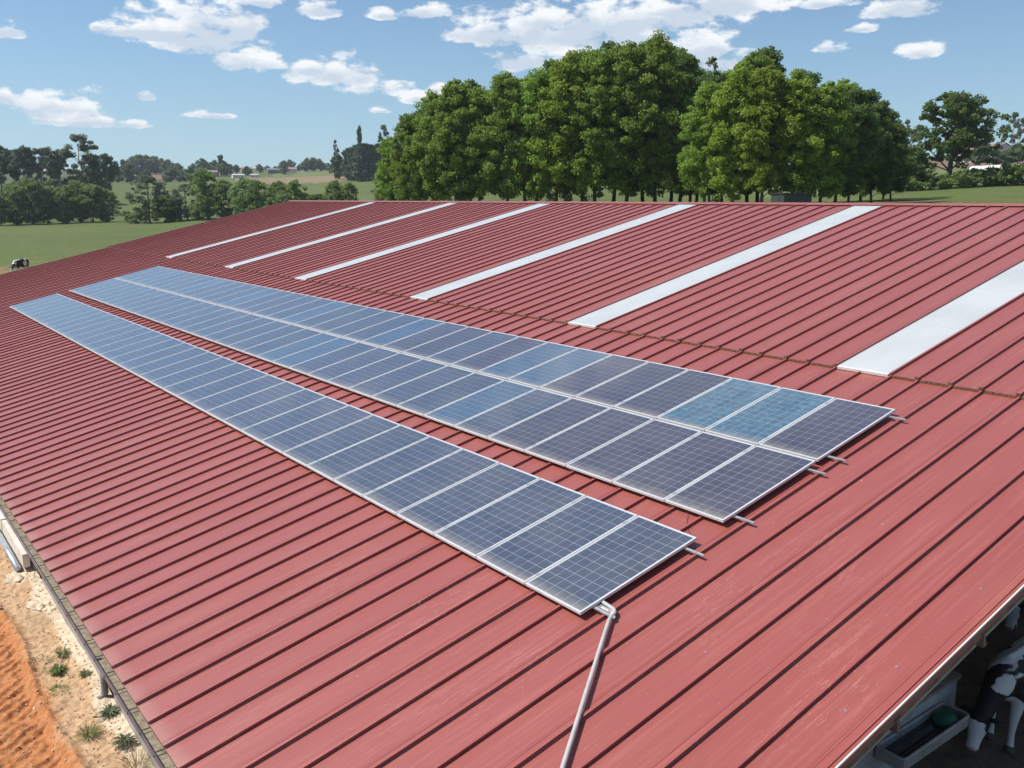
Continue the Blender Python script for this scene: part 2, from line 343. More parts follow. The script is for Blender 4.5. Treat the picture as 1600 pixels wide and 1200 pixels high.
def Hgt(x, y):
    x = np.asarray(x, float); y = np.asarray(y, float)
    dx = x-CAM.x; dy = y-CAM.y; r = np.hypot(dx, dy); a = np.arctan2(dx, dy)
    a2 = np.where(a < YAW-math.pi, a+2*math.pi, a)
    ac = np.clip(a2, AZC[0], AZC[-1])
    i = np.clip(np.searchsorted(AZC, ac)-1, 0, len(AZC)-2); t = (ac-AZC[i])/(AZC[i+1]-AZC[i]); t = t*t*(3-2*t)
    z = np.zeros_like(r)
    for k in range(len(AZC)-1):
        m = i == k
        if m.any(): z[m] = (1-t[m])*np.interp(r[m], RG, ZT[k])+t[m]*np.interp(r[m], RG, ZT[k+1])
    und = (np.sin(x*.021+1.3)*np.cos(y*.017)+.5*np.sin(x*.05+y*.043))*np.clip((r-70)/400, 0, 1)*.9
    z = z+und
    foot = (x > -4.6) & (x < 44) & (y > -30) & (y < 53); z = np.where(foot, np.minimum(z, -3.6), z)
    left = (x <= -4.6) & (y < 60) & (r < 75); z = np.where(left, -1.95-.012*np.clip(y, 0, 60), z)
    return z
def gz(x, y): return float(Hgt(np.array([x]), np.array([y]))[0])
def at(px, r, dz=0.0):
    b = bearing(px); x = CAM.x+r*math.sin(b); y = CAM.y+r*math.cos(b); return Vector((x, y, gz(x, y)+dz))
def m_grass():
    m = Mat('meadow_grass', .9, .15)
    p = m.vec('pos'); big = m.noise(m.vec('pos', (.012, .012, 0)), 1, 4, .55, .4); mid = m.noise(m.vec('pos', (.11, .11, 0)), 1, 5, .65); fine = m.noise(m.vec('pos', (1.6, 1.6, 0)), 1, 6, .75)
    c = m.mix(m.ramp(big, .35, .68), (.100, .145, .034), (.150, .195, .052))
    c = m.mix(m.math('MULTIPLY', m.ramp(mid, .38, .66), .75), c, (.185, .175, .070))
    c = m.mix(m.math('MULTIPLY', m.ramp(fine, .36, .62), .75), c, (.055, .082, .022))
    # mown strips
    w = m.N.new('ShaderNodeTexWave'); w.inputs['Scale'].default_value = .055; w.inputs['Distortion'].default_value = 1.5; w.inputs['Detail'].default_value = 1; m.L.new(m.vec('pos', (1, 1, 0), (0, 0, .9)), w.inputs[0])
    c = m.mix(m.math('MULTIPLY', w.outputs['Fac'], .22), c, (.13, .165, .048))
    # bare trodden patches near the barn's far end
    sep = m.N.new('ShaderNodeSeparateXYZ'); m.L.new(m.geo.outputs['Position'], sep.inputs[0])
    ln = m.N.new('ShaderNodeVectorMath'); ln.operation = 'DISTANCE'; m.L.new(m.geo.outputs['Position'], ln.inputs[0]); ln.inputs[1].default_value = (1, 72, -2.6)
    near = m.ramp(ln.outputs['Value'], 62, 14); pn = m.noise(m.vec('pos', (.16, .10, 0)), 1, 4, .6)
    c = m.mix(m.math('MULTIPLY', m.ramp(m.math('ADD', pn, m.math('MULTIPLY', near, .32)), .62, .80), near), c, (.27, .17, .085))
    m.set('Base Color', c); m.bump(fine, .5, .25); return m.m
M_GRASS = m_grass()
def m_crop(name, a, b, scale=.2):
    m = Mat(name, .9, .15); n = m.noise(m.vec('pos', (scale, scale, 0)), 1, 5, .65); n2 = m.noise(m.vec('pos', (1.2, 1.2, 0)), 1, 4, .7)
    c = m.mix(m.ramp(n, .35, .65), a, b); c = m.mix(m.math('MULTIPLY', m.ramp(n2, .4, .6), .35), c, tuple(x*.6 for x in a)); m.set('Base Color', c); return m.m
M_WHEAT = m_crop('dry_cereal_crop', (.235, .180, .100), (.30, .225, .125))
M_LIGHTG = m_crop('pale_green_crop', (.145, .175, .065), (.175, .205, .075))
M_PLOUGH = m_crop('ploughed_earth', (.20, .125, .095), (.26, .16, .115))
M_SOILG = m_crop('rough_hillside', (.075, .10, .045), (.11, .13, .055), .05)
def build_terrain():
    a0, a1 = bearing(-150), bearing(1750)
    A = np.concatenate([np.linspace(a0, a1, 300), np.linspace(a1, a0+2*math.pi, 46)[1:]])   # last = first
    R = [2.0]
    while R[-1] < 1430: R.append(R[-1]*1.026+.25)
    R = np.array(R)
    AA, RR = np.meshgrid(A[:-1], R, indexing='ij'); X = CAM.x+RR*np.sin(AA); Y = CAM.y+RR*np.cos(AA); Z = Hgt(X, Y)
    na, nr = X.shape; V = np.stack([X, Y, Z], -1).reshape(-1, 3)
    ii, jj = np.meshgrid(np.arange(na), np.arange(nr-1), indexing='ij'); i2 = (ii+1) % na
    F = np.stack([ii*nr+jj, ii*nr+jj+1, i2*nr+jj+1, i2*nr+jj], -1).reshape(-1, 4)
    pxc = np.tan(np.clip((A[:-1]+.5*(A[1]-A[0]))-YAW, -1.2, 1.2))*FPX/math.cos(PITCH)+800
    P = np.repeat(pxc, nr-1); Rm = np.tile(.5*(R[1:]+R[:-1]), na)
    mi = np.zeros(len(F), int)
    def zone(p0, p1, r0, r1, k, sk=0.0): 
        rr = Rm-(P-p0)*sk; mi[(P > p0) & (P < p1) & (rr > r0) & (rr < r1)] = k
    zone(-200, 330, 640, 2600, 4); zone(330, 1800, 1000, 2600, 4)
    zone(210, 300, 740, 830, 3)                      # pinkish ploughed strip on the hill
    zone(368, 545, 560, 720, 1, -.25)                # dry crop strip
    zone(430, 560, 720, 900, 2)
    zone(1180, 1760, 178, 320, 2); zone(1350, 1760, 380, 520, 3)
    me = np_mesh('ground', V, F, mi, True)
    for m in (M_GRASS, M_WHEAT, M_LIGHTG, M_PLOUGH, M_SOILG): me.materials.append(m)
    tag(link('ground', me), 'rolling green meadows and crop fields rising behind the barn', None, None, 'structure')
build_terrain()
# ------------------------------------------------------------------ the dirt strip beside the barn
def m_dirt():
    m = Mat('orange_dirt', .95, .1)
    sep = m.N.new('ShaderNodeSeparateXYZ'); m.L.new(m.geo.outputs['Position'], sep.inputs[0]); x = sep.outputs[0]
    wob = m.noise(m.vec('pos', (.7, .7, .7)), 1, 4); xx = m.math('ADD', x, m.math('MULTIPLY', m.math('SUBTRACT', wob, .5), .55))
    t = m.ramp(xx, -4.78, -4.56); fine = m.noise(m.vec('pos'), 14, 6, .7); fine2 = m.noise(m.vec('pos'), 55, 4, .7)
    clay = m.mix(m.ramp(fine, .3, .7), (.42, .150, .055), (.58, .265, .11)); sand = m.mix(m.ramp(fine, .3, .7), (.50, .305, .165), (.66, .455, .27))
    c = m.mix(t, clay, sand); pale = m.ramp(m.math('ADD', xx, m.math('MULTIPLY', fine, .08)), -4.22, -4.13)
    c = m.mix(m.math('MULTIPLY', pale, .75), c, (.78, .66, .49)); c = m.mix(m.math('MULTIPLY', m.ramp(fine2, .5, .75), .45), c, (.26, .15, .08))
    gn = m.noise(m.vec('pos', (1.2, 1.2, 1.2)), 1, 3); c = m.mix(m.math('MULTIPLY', m.math('MULTIPLY', m.ramp(gn, .56, .7), t), .35), c, (.30, .24, .15))
    m.set('Base Color', c); m.bump(m.math('ADD', fine, m.math('MULTIPLY', fine2, .6)), .9, .02); return m.m
M_DIRT = m_dirt()
from mathutils import noise as mn
def sm(x, a, b): t = np.clip((x-a)/(b-a), 0, 1); return t*t*(3-2*t)
def vnoise(X, Y, f, seed=0):           # cheap value noise
    x = X*f+seed*17.3; y = Y*f+seed*9.1; xi = np.floor(x).astype(int); yi = np.floor(y).astype(int); xf = x-xi; yf = y-yi
    h = lambda a, b: (np.sin(a*127.1+b*311.7+seed*74.7)*43758.5453) % 1.0
    u = xf*xf*(3-2*xf); w = yf*yf*(3-2*yf)
    return (h(xi, yi)*(1-u)+h(xi+1, yi)*u)*(1-w)+(h(xi, yi+1)*(1-u)+h(xi+1, yi+1)*u)*w
def dirt_z(X, Y):
    z = -1.545+.05*(vnoise(X, Y, 1.3, 1)-.5)+.035*(vnoise(X, Y, 4, 2)-.5)+.022*(vnoise(X, Y, 11, 3)-.5)+.014*(vnoise(X, Y, 27, 4)-.5)
    tr = 1-sm(X+.10*(vnoise(X, Y, .8, 7)-.5), -4.86, -4.72); z = z-.06*tr
    lug = np.sin((Y-(X+4.9)*.9+.05*vnoise(X, Y, 3, 9))*2*math.pi/.20); z = z+.024*tr*np.clip(lug+.2, -.3, 1)*np.clip(.1+1.3*vnoise(X, Y, 5, 5), 0, 1.1)+.03*tr*(vnoise(X, Y, 9, 12)-.5)+.02*(vnoise(X, Y, 18, 8)-.5)
    z = z+.05*np.exp(-((X+4.72+.05*np.sin(Y*1.7))/.06)**2)*(.4+vnoise(X, Y, 5, 6))
    return z+.03*sm(X, -4.3, -4.1)
def build_dirt():
    xs = np.concatenate([np.linspace(-13, -5.9, 30), np.linspace(-5.9, -4.03, 125)[1:]])
    ys = np.concatenate([np.linspace(-8, .8, 30), np.linspace(.8, 13, 760)[1:], np.linspace(13, 53, 150)[1:]])
    X, Y = np.meshgrid(xs, ys, indexing='ij'); Z = dirt_z(X, Y); Z[0, :] = -2.6; Z[:, 0] = -2.6; Z[:, -1] = -3.2
    nx, ny = X.shape; V = np.stack([X, Y, Z], -1).reshape(-1, 3); i, j = np.meshgrid(np.arange(nx-1), np.arange(ny-1), indexing='ij')
    F = np.stack([i*ny+j, (i+1)*ny+j, (i+1)*ny+j+1, i*ny+j+1], -1).reshape(-1, 4)
    me = np_mesh('dirt_track', V, F, None, True); me.materials.append(M_DIRT)
    tag(link('dirt_track', me), 'orange dirt strip with tractor tyre marks along the barn wall', None, None, 'structure')
    # loose pebbles
    mb = MB(); n = 2600
    for k in range(n):
        x = random.uniform(-5.6, -4.08) if random.random() < .8 else random.uniform(-4.3, -4.08); y = random.uniform(1, 13); s = random.choice([.006, .008, .010, .014])*random.uniform(.7, 1.6)
        if random.random() < .02: s *= 2.2
        z = float(dirt_z(np.array([x]), np.array([y]))[0])+s*.3
        q = Matrix.Rotation(random.uniform(0, 6), 3, 'Z')@Matrix.Rotation(random.uniform(-.5, .5), 3, 'X')
        vs = [Vector((x, y, z))+q@(Vector(p)*s*random.uniform(.7, 1.2)) for p in ((1.2,0,0),(-1.1,.2,0),(0,1,0),(.1,-.9,0),(0,.1,.75),(0,0,-.7))]
        mb.add(vs, [(0,2,4),(2,1,4),(1,3,4),(3,0,4),(2,0,5),(1,2,5),(3,1,5),(0,3,5)], 0)
    tag(mb.obj('gravel', [m_simple('pebble_stone', (.52, .36, .23), .9, .4, 3, src='pos')]), 'loose pale pebbles scattered over the dirt strip', 'gravel', None, 'stuff')
build_dirt()
# weeds on the dirt
def build_weeds():
    mg = m_leaf('weed_leaf_green', (.10, .16, .035), (.18, .25, .07)); ms = m_leaf('weed_leaf_greyish', (.13, .165, .085), (.19, .22, .12))
    mdry = m_leaf('dry_grass_blade', (.26, .22, .11), (.38, .33, .17))
    specs = [('weed', -4.44, 5.22, .16, 'rosette', mg, 'bright green rosette weed beside the patch of thin grass on the dirt'),
             ('weed', -4.18, 4.90, .11, 'rosette', ms, 'small grey-green weed between the bright rosette and the barn wall'),
             ('weed', -4.16, 3.75, .17, 'rosette', ms, 'grey-green spreading weed just nearer than the downpipe foot'),
             ('weed', -4.17, 3.01, .17, 'rosette', ms, 'pale grey-green weed close to the wall, nearest the camera'),
             ('grass_tuft', -4.46, 3.45, .17, 'tuft', mg, 'leaning green grass tuft on the sandy strip'),
             ('grass_tuft', -4.30, 5.65, .12, 'tuft', mg, 'green grass tuft with a twig lying across it'),
             ('grass_tuft', -4.55, 5.55, .16, 'sparse', mg, 'thin patch of short green grass beside the tyre track'),
             ('grass_tuft', -4.03-.17, 2.45, .26, 'tuft', mdry, 'dry straw-coloured grass tuft at the wall foot, at the bottom edge'),
             ('grass_tuft', -4.52, 4.75, .10, 'sparse', mg, 'few short grass blades nearer than the bright rosette weed')]
    for nm, x, y, r, kind, mat, lab in specs:
        Vs = []; Fs = []; at_ = []
        n = {'rosette': 110, 'tuft': 150, 'sparse': 150}[kind]
        for k in range(n):
            a = random.uniform(0, 2*math.pi); rr = random.random()**.5
            if kind == 'rosette': L = r*random.uniform(.4, 1); w = r*.055; up = random.uniform(.1, .8)*L; o0 = Vector((0, 0, 0))
            elif kind == 'tuft': L = r*random.uniform(.3, .9); w = .0028; up = r*random.uniform(.2, .8); o0 = Vector((math.cos(a), math.sin(a), 0))*rr*r*.35
            else: L = .04; w = .003; up = .03*random.uniform(.3, 1); o0 = Vector((math.cos(a), math.sin(a)*1.4, 0))*rr*r
            zz = float(dirt_z(np.array([x+o0.x]), np.array([y+o0.y]))[0])-float(dirt_z(np.array([x]), np.array([y]))[0])
            d = Vector((math.cos(a), math.sin(a), 0)); s_ = Vector((-d.y, d.x, 0))*w
            p0 = o0+Vector((0, 0, zz)); p1 = p0+d*L*.5+Vector((0, 0, up*.75)); p2 = p0+d*L+Vector((0, 0, up*(.6 if kind == 'rosette' else 1)))
            b = len(Vs); Vs += [p0-s_*.4, p0+s_*.4, p1+s_, p1-s_, p2+s_*.2, p2-s_*.2]; Fs += [(b, b+1, b+2, b+3), (b+3, b+2, b+4, b+5)]; v = random.random(); at_ += [v, v]
        me = np_mesh(nm, np.array([tuple(v) for v in Vs]), np.array(Fs), None, False, at_); me.materials.append(mat)
        o = link(nm, me, (), None, (x, y, float(dirt_z(np.array([x]), np.array([y]))[0]))); tag(o, lab, 'weed' if nm == 'weed' else 'grass', None, 'stuff' if kind == 'sparse' else None)
    t = MB(); t.tube([(-4.42, 5.20, -1.47), (-4.30, 5.55, -1.44), (-4.22, 5.83, -1.46)], [.007, .006, .004], 5); tag(t.obj('twig', [M_BARKL]), 'bleached twig lying across a grass tuft on the dirt', 'twig')
    # rubble lump and small burrow hollow
    for (x, y, s, lab) in [(-4.27, 4.05, .13, 'brown clod of earth with a dark hollow on the sandy strip'), (-4.22, 7.6, .16, 'pale broken concrete spill at the wall foot below the pipe end'), (-4.32, 8.9, .17, 'grey rubble clump beside the end of the galvanised pipe')]:
        bm = bmesh.new(); bmesh.ops.create_icosphere(bm, subdivisions=4, radius=1)
        for v in bm.verts:
            n = mn.fractal(v.co*1.6+Vector((x*9, y*7, 0)), 1, 2, 5); v.co = Vector((v.co.x*s*(1+.5*n), v.co.y*s*1.7*(1+.5*n), v.co.z*s*.30*(1+.9*n)))
        me = bpy.data.meshes.new('clod'); bm.to_mesh(me); bm.free(); me.materials.append(M_DIRT if 'earth' in lab else M_RUB)
        tag(link('earth_clod' if 'earth' in lab else 'rubble', me, (), None, (x, y, -1.55)), lab, 'clod' if 'earth' in lab else 'rubble')
M_RUB = m_simple('pale_rubble', (.62, .50, .35), .95, .3, 12, bump=.8, src='pos')
build_weeds()
# ------------------------------------------------------------------ the barn
BARN = empty('cattle_barn', (0, 0, 0)); tag(BARN, 'long open-sided cattle barn under a low red ribbed metal roof', 'barn')
def rib_profile(skip_mid=False):
    rib = [(.006, 0), (.0, .040), (.034, .040), (.052, 0)]
    p = list(rib)+[(.098, 0), (.101, -.004), (.107, -.004), (.110, 0), (.128, 0), (.130, -.002), (.134, -.002), (.136, 0)]
    p += [(.549+a, b) for a, b in rib]+[(.80, 0), (RPIT-.001, -.001)]
    return p
def sheet_mesh(name, v0, v1, h0, thick=.045):
    prof = rib_profile(); mb = MB(); n = len(prof)
    cl = prof+[(RPIT-.001, -thick), (0.0, -thick)]
    vs = [RP(u, v0, h+h0) for u, h in cl]+[RP(u, v1, h+h0) for u, h in cl]
    # shift so that the sheet's own origin sits at the roof's origin row
    m = len(cl); fs = [(k, k+m, (k+1) % m+m, (k+1) % m) for k in range(m)]
    mb.add(vs, fs, 0)
    for k in range(m): mb.m[k] = 0 if k < n-1 else 2
    mb.add(vs, [tuple(range(m)), tuple(range(m, 2*m))[::-1]], 1)
    if h0 > 0:    # weathered rib stops on the step edge
        for u0 in (0, .549):
            mb.box((u0-.006, v0-.018, h0-.036), (u0+.062, v0-.001, h0+.046), 1, fr=lambda a, b, c: RP(a, b, c))
        mb.box((.07, v0-.012, h0-.040), (.545, v0-.001, h0-.012), 1, fr=lambda a, b, c: RP(a, b, c))
        mb.box((.615, v0-.012, h0-.040), (1.008, v0-.001, h0-.012), 1, fr=lambda a, b, c: RP(a, b, c))
    me = mb.mesh(name)
    for q in (MR, MCORE, M_UNDER): me.materials.append(q)
    return me
ME_LOW = sheet_mesh('roof_sheet', V_EAVE, V_STEP+.06, 0)
H_UP = .046
ME_UP = sheet_mesh('roof_sheet', V_STEP, V_RIDGE, H_UP)
SKY_K = (-1, 6, 13, 21, 28, 36)
def sky_mesh():
    mb = MB(); u0, u1 = .055, RPIT-.002; h = H_UP+.012
    mb.box((u0, V_STEP+.02, h-.02), (u1, V_RIDGE, h), 0, fr=lambda a, b, c: RP(a, b, c))
    mb.prism([(0.004, h-.05), (.0, h+.028), (.034, h+.028), (.0545, h-.05)], V_STEP, V_RIDGE, 1, fr=lambda x, y, z: RP(x, y, z), capmi=2)
    mb.box((u0, V_STEP-.03, h-.045), (u1-.02, V_STEP+.018, h+.004), 3, fr=lambda a, b, c: RP(a, b, c))
    for v in np.arange(V_STEP+2.4, V_RIDGE, 2.4): mb.box((u0+.003, v, h+.0005), (u1-.003, v+.05, h+.003), 0, fr=lambda a, b, c: RP(a, b, c))
    me = mb.mesh('skylight_sheet')
    for q in (M_SKYL, MR, MCORE, M_WHITE): me.materials.append(q)
    return me
ME_SKY = sky_mesh()
for k in range(-5, 48):
    u = RA0+k*RPIT
    link('roof_sheet', ME_LOW, (), BARN, (0, u, 0))
    link('skylight_sheet' if k in SKY_K else 'roof_sheet', ME_SKY if k in SKY_K else ME_UP, (), BARN, (0, u, 0))
XR, ZR = RP(0, V_RIDGE, H_UP)[0], RP(0, V_RIDGE, H_UP)[2]
def build_barn():
    fr = lambda a, b, c: RP(b, a, c)
    # rear slope, mirrored: one sheet set on the far side of the ridge
    mb = MB()
    k = -5
    w = V_RIDGE*CS+4.1
    for k in range(-5, 48):
        u = RA0+k*RPIT
        for u0 in (0, .549):
            for (a, b) in [((0, 0), (.009, .036)), ((.009, .036), (.036, .036)), ((.036, .036), (.054, 0))]:
                P = lambda q, s: (XR+s*CS+q[1]*SS, u+u0+q[0], ZR-s*SS+q[1]*CS)
                mb.add([P(a, 0), P(b, 0), P(b, 23.8), P(a, 23.8)], [(0, 3, 2, 1)], 0)
    mb.add([(XR, U_NEAR, ZR-.001), (XR, U_FAR, ZR-.001), (XR+23.8*CS, U_FAR, ZR-23.8*SS), (XR+23.8*CS, U_NEAR, ZR-23.8*SS)], [(0, 1, 2, 3)], 0)
    mb.add([(XR, U_NEAR, ZR-.05), (XR, U_FAR, ZR-.05), (XR+23.8*CS, U_FAR, ZR-23.8*SS-.05), (XR+23.8*CS, U_NEAR, ZR-23.8*SS-.05)], [(3, 2, 1, 0)], 1)
    mb.obj('rear_roof_slope', [MR, M_UNDER], BARN)
    # ridge cap
    mb = MB(); t = .003
    pr = [(XR-.20*CS, ZR-.20*SS+.040), (XR-.19*CS, ZR-.19*SS+.046), (XR, ZR+.062), (XR+.19*CS, ZR-.19*SS+.050), (XR+.20*CS, ZR-.20*SS+.048), (XR, ZR+.040)]
    mb.prism(pr, U_NEAR-.07, U_FAR+.05, 0); mb.obj('ridge_cap', [MR], BARN)
    # rake trim: near gable edge. red flashing, bright drip edge, brown board under it
    for (us, sgn, nm) in ((U_NEAR, -1, 'near'), (U_FAR, 1, 'far')):
        for (v0, v1, h0) in ((V_EAVE, V_STEP-.02, 0), (V_STEP-.018, V_RIDGE, H_UP)):
            mb = MB(); e = 1e-3
            pts = [(0, h0-.05), (0, h0+.030), (.040, h0+.030), (.046, h0+.046), (.060, h0+.046), (.060, h0+.026), (.048, h0+.020), (.048, h0-.05)]
            mis = [0, 0, 0, 1, 1, 1, 0, 0]
            pr = [(us+sgn*a+sgn*.001, b) for a, b in pts]
            mb.prism([(a, b) for a, b in pr], v0, v1, 0, fr=lambda x, y, z: RP(x, y, z), mis=mis); mb.obj('rake_flashing', [MR, M_WHITE], BARN, fix=True)
            mb = MB(); a0, a1 = sorted((us+sgn*.004, us+sgn*.044)); mb.box((a0, v0+.01, h0-.115), (a1, v1, h0-.052), 0, fr=lambda a, b, c: RP(a, b, c)); mb.obj('rake_board', [M_FASC], BARN)
    # purlins and rafters below the sheets
    me = MB(); me.prism([(-.04, -.22), (.04, -.22), (.04, -.20), (.006, -.20), (.006, -.085), (.04, -.085), (.04, -.065), (-.04, -.065)], U_NEAR-.062, U_FAR, 0, fr=lambda x, y, z: RP(y, x, z)); pm = me.mesh('purlin'); pm.materials.append(M_FASC)
    for v in np.arange(V_EAVE+.35, V_RIDGE-.3, 1.55): link('purlin', pm, (), BARN, (v*CS, 0, v*SS))
    me = MB(); me.prism([(-.07, -.62), (.07, -.62), (.07, -.60), (.008, -.60), (.008, -.26), (.07, -.26), (.07, -.24), (-.07, -.24)], V_EAVE+.4, V_RIDGE-.2, 0, fr=lambda x, y, z: RP(x, y, z)); pm = me.mesh('rafter'); pm.materials.append(M_GALV)
    cm = MB(); cm.box((-.09, -.07, -3.2), (.09, .07, -.3)); cmm = cm.mesh('column'); cmm.materials.append(M_GALV)
    cm = MB(); cm.box((-.09, -.07, -3.2), (.09, .07, 2.0)); cm2 = cm.mesh('column'); cm2.materials.append(M_GALV)
    for i in range(10):
        u = -2.9+i*5.93; link('rafter', pm, (), BARN, (0, u, 0))
        link('column', cm2, (), BARN, (11.5, u, 0))
    # long wall of precast panels on the dirt side, with gaps where the pipes run
    gaps = [(4.00, 4.42), (8.35, 8.95)]; ed = [U_NEAR]
    segs = []; y = U_NEAR
    for g0, g1 in gaps: segs.append((y, g0)); y = g1
    while y < U_FAR-.1: segs.append((y, min(y+5.0, U_FAR))); y += 5.02
    for a, b in segs:
        mb = MB(); mb.box((-4.045, a, -3.4), (-3.90, b, -1.22)); mb.obj('wall_panel', [M_CONC], BARN)
    mb = MB(); mb.box((-3.86, U_NEAR, -3.4), (-3.80, U_FAR, -1.25)); mb.obj('inner_wall', [M_CONC], BARN)
    for y in (4.30, 8.85): mb = MB(); mb.box((-4.03, y, -1.7), (-3.93, y+.07, -1.22)); mb.obj('wall_post', [M_FASC], BARN)
    # concrete footing strip
    mb = MB(); mb.box((-4.16, U_NEAR, -1.9), (-4.047, U_FAR, -1.535)); o = mb.obj('footing', [M_RUB], BARN)
    # far gable wall and rear wall
    mb = MB(); top = [(-3.8, -1.15), (XR, ZR-.30), (XR+23.2*CS, ZR-23.2*SS-.30)]
    mb.prism([(-3.79, -3.4), (XR+23.2*CS, -3.4)]+top[::-1], U_FAR-.35, U_FAR-.2, 0); mb.obj('gable_wall', [M_CONC], BARN, fix=True)
    mb = MB(); mb.box((XR+23.0*CS, U_NEAR, -3.4), (XR+23.2*CS, U_FAR-.36, -2.0)); mb.obj('rear_wall', [M_CONC], BARN)
    # gutter
    g = MB(); x0, x1, zt = -4.132, -4.000, -1.095
    g.prism([(x0, zt), (x0+.006, zt), (x0+.010, zt-.075), (x1-.010, zt-.075), (x1-.004, zt-.01), (x1, zt-.01), (x1, zt-.085), (x0, zt-.085)], U_NEAR-.05, U_FAR+.03, 0); 
    GUT = g.obj('gutter', [M_MAUVE], BARN, fix=True)
    g = MB(); g.box((x0+.011, U_NEAR, zt-.074), (x1-.011, U_FAR, zt-.040), 0); g.obj('sediment', [M_DIRTY], GUT)
    g = MB(); g.box((x0-.004, -.007, zt-.004), (x1+.012, .007, zt+.003)); g.box((x0-.007, -.008, zt-.05), (x0-.001, .008, zt+.003)); gm = g.mesh('gutter_bracket'); gm.materials.append(M_DARK)
    y = U_NEAR+.2
    while y < U_FAR: link('gutter_bracket', gm, (), GUT, (0, y, 0)); y += .505+random.uniform(-.02, .02)
    # round white-lipped rim: gutter outer bead
    g = MB(); g.tube([(x0-.003, U_NEAR-.05, zt+.002), (x0-.003, U_FAR+.03, zt+.002)], .009, 8); g.obj('gutter_bead', [M_MAUVE], GUT, smooth=True)
    # downpipe with shoe at the first gap
    y = 4.18; d = MB(); d.tube([(-4.09, y+.08, -1.175), (-4.10, y+.02, -1.25), (-4.105, y, -1.30), (-4.105, y, -1.45), (-4.135, y-.01, -1.495), (-4.19, y-.03, -1.515)], [.042, .042, .042, .042, .042, .042], 14); d.obj('downpipe', [m_simple('grey_downpipe', (.20, .19, .20), .45, .1, 5)], BARN, smooth=True)
    d = MB(); d.tube([(-4.085, 4.45, zt-.038), (-4.085, 4.45, zt-.034)], [.035, .035], 16); d.obj('gutter_outlet', [M_DARK], GUT)
M_FASC = m_simple('brown_steel_board', (.17, .125, .10), .6, .35, 7, src='pos')
build_barn()
# white beam and galvanised pipe leaning along the wall beyond the second gap
mb = MB(); mb.box((-4.205, 11.1, -1.44), (-4.10, 26, -1.20)); tag(mb.obj('white_beam', [M_WHITE2 if 'M_WHITE2' in globals() else m_simple('cream_beam_paint', (.72, .66, .55), .7, .1, 4, src='pos')]), 'cream coloured beam fixed along the barn wall below the gutter, farther length', 'beam', 'cream beams along the wall')
mb = MB(); mb.box((-4.195, 9.05, -1.45), (-4.09, 11.08, -1.22)); tag(mb.obj('white_beam', [m_simple('cream_beam_paint_old', (.70, .63, .52), .7, .14, 5, src='pos')]), 'cream coloured beam along the wall, nearest length with squared end', 'beam', 'cream beams along the wall')
mb = MB(); mb.tube([(-4.265, 9.1, -1.47), (-4.265, 11.06, -1.46)], .052, 16); o = mb.obj('galvanised_pipe', [M_GALV], smooth=True); tag(o, 'shiny galvanised pipe on the dirt beside the cream beam, nearest length', 'pipe', 'galvanised pipes along the wall')
mb = MB(); mb.tube([(-4.272, 11.10, -1.45), (-4.272, 26, -1.45)], .057, 16); o = mb.obj('galvanised_pipe', [M_GALV], smooth=True); tag(o, 'shiny galvanised pipe beyond the joint collar, running out of the left edge', 'pipe', 'galvanised pipes along the wall')
# ------------------------------------------------------------------ solar panels
PW, PITCHP = .995, 1.0173; NP = 36
ROWS = [(0.0, 1.955), (2.452, 4.418), (4.470, 6.434)]
def panel_meshes(L):
    f = MB(); t = .035; lip = .011; B = lambda a, b: f.box(a, b, 0, fr=lambda u, v, h: RF(u, v, h))
    # local v = 0 is the panel's lower edge
    B((0, 0, -t), (lip, L, 0)); B((PW-lip, 0, -t), (PW, L, 0)); B((lip+.0002, 0, -t), (PW-lip-.0002, lip, 0)); B((lip+.0002, L-lip, -t), (PW-lip-.0002, L, 0))
    fm = f.mesh('frame'); fm.materials.append(M_ALU)
    g = MB(); g.box((lip+.0005, lip+.0005, -.010), (PW-lip-.0005, L-lip-.0005, -.0035), 0, fr=RF); gm = g.mesh('backsheet'); gm.materials.append(M_BACK)
    return fm, gm
def cell_geo(L):
    mx, my = .027, .030; cu = (PW-2*mx)/6; cv = (L-2*my)/12; return mx, my, cu, cv
CELLMATS = {'navy': M_NAVY, 'purple': M_PURP, 'teal': M_TEAL, 'blue': M_MIDB}
def colour_of(r, k):
    if r == 2: return {0: 'purple', 1: 'teal', 2: 'teal', 3: 'purple', 4: 'purple', 5: 'purple', 6: 'blue', 7: 'blue', 8: 'purple', 9: 'navy', 10: 'purple', 11: 'purple'}.get(k, 'blue' if k % 5 == 2 else 'navy')
    if r == 1: return 'purple' if k < 5 else ('blue' if k in (6, 13, 14) else 'navy')
    return 'navy'
ORD = ['first', 'second', 'third', 'fourth', 'fifth', 'sixth', 'seventh', 'eighth', 'ninth', 'tenth', 'eleventh', 'twelfth', 'thirteenth', 'fourteenth', 'fifteenth', 'sixteenth', 'seventeenth', 'eighteenth', 'nineteenth', 'twentieth', 'twenty-first', 'twenty-second', 'twenty-third', 'twenty-fourth']
ROWN = ['the lowest row', 'the middle row', 'the top row']
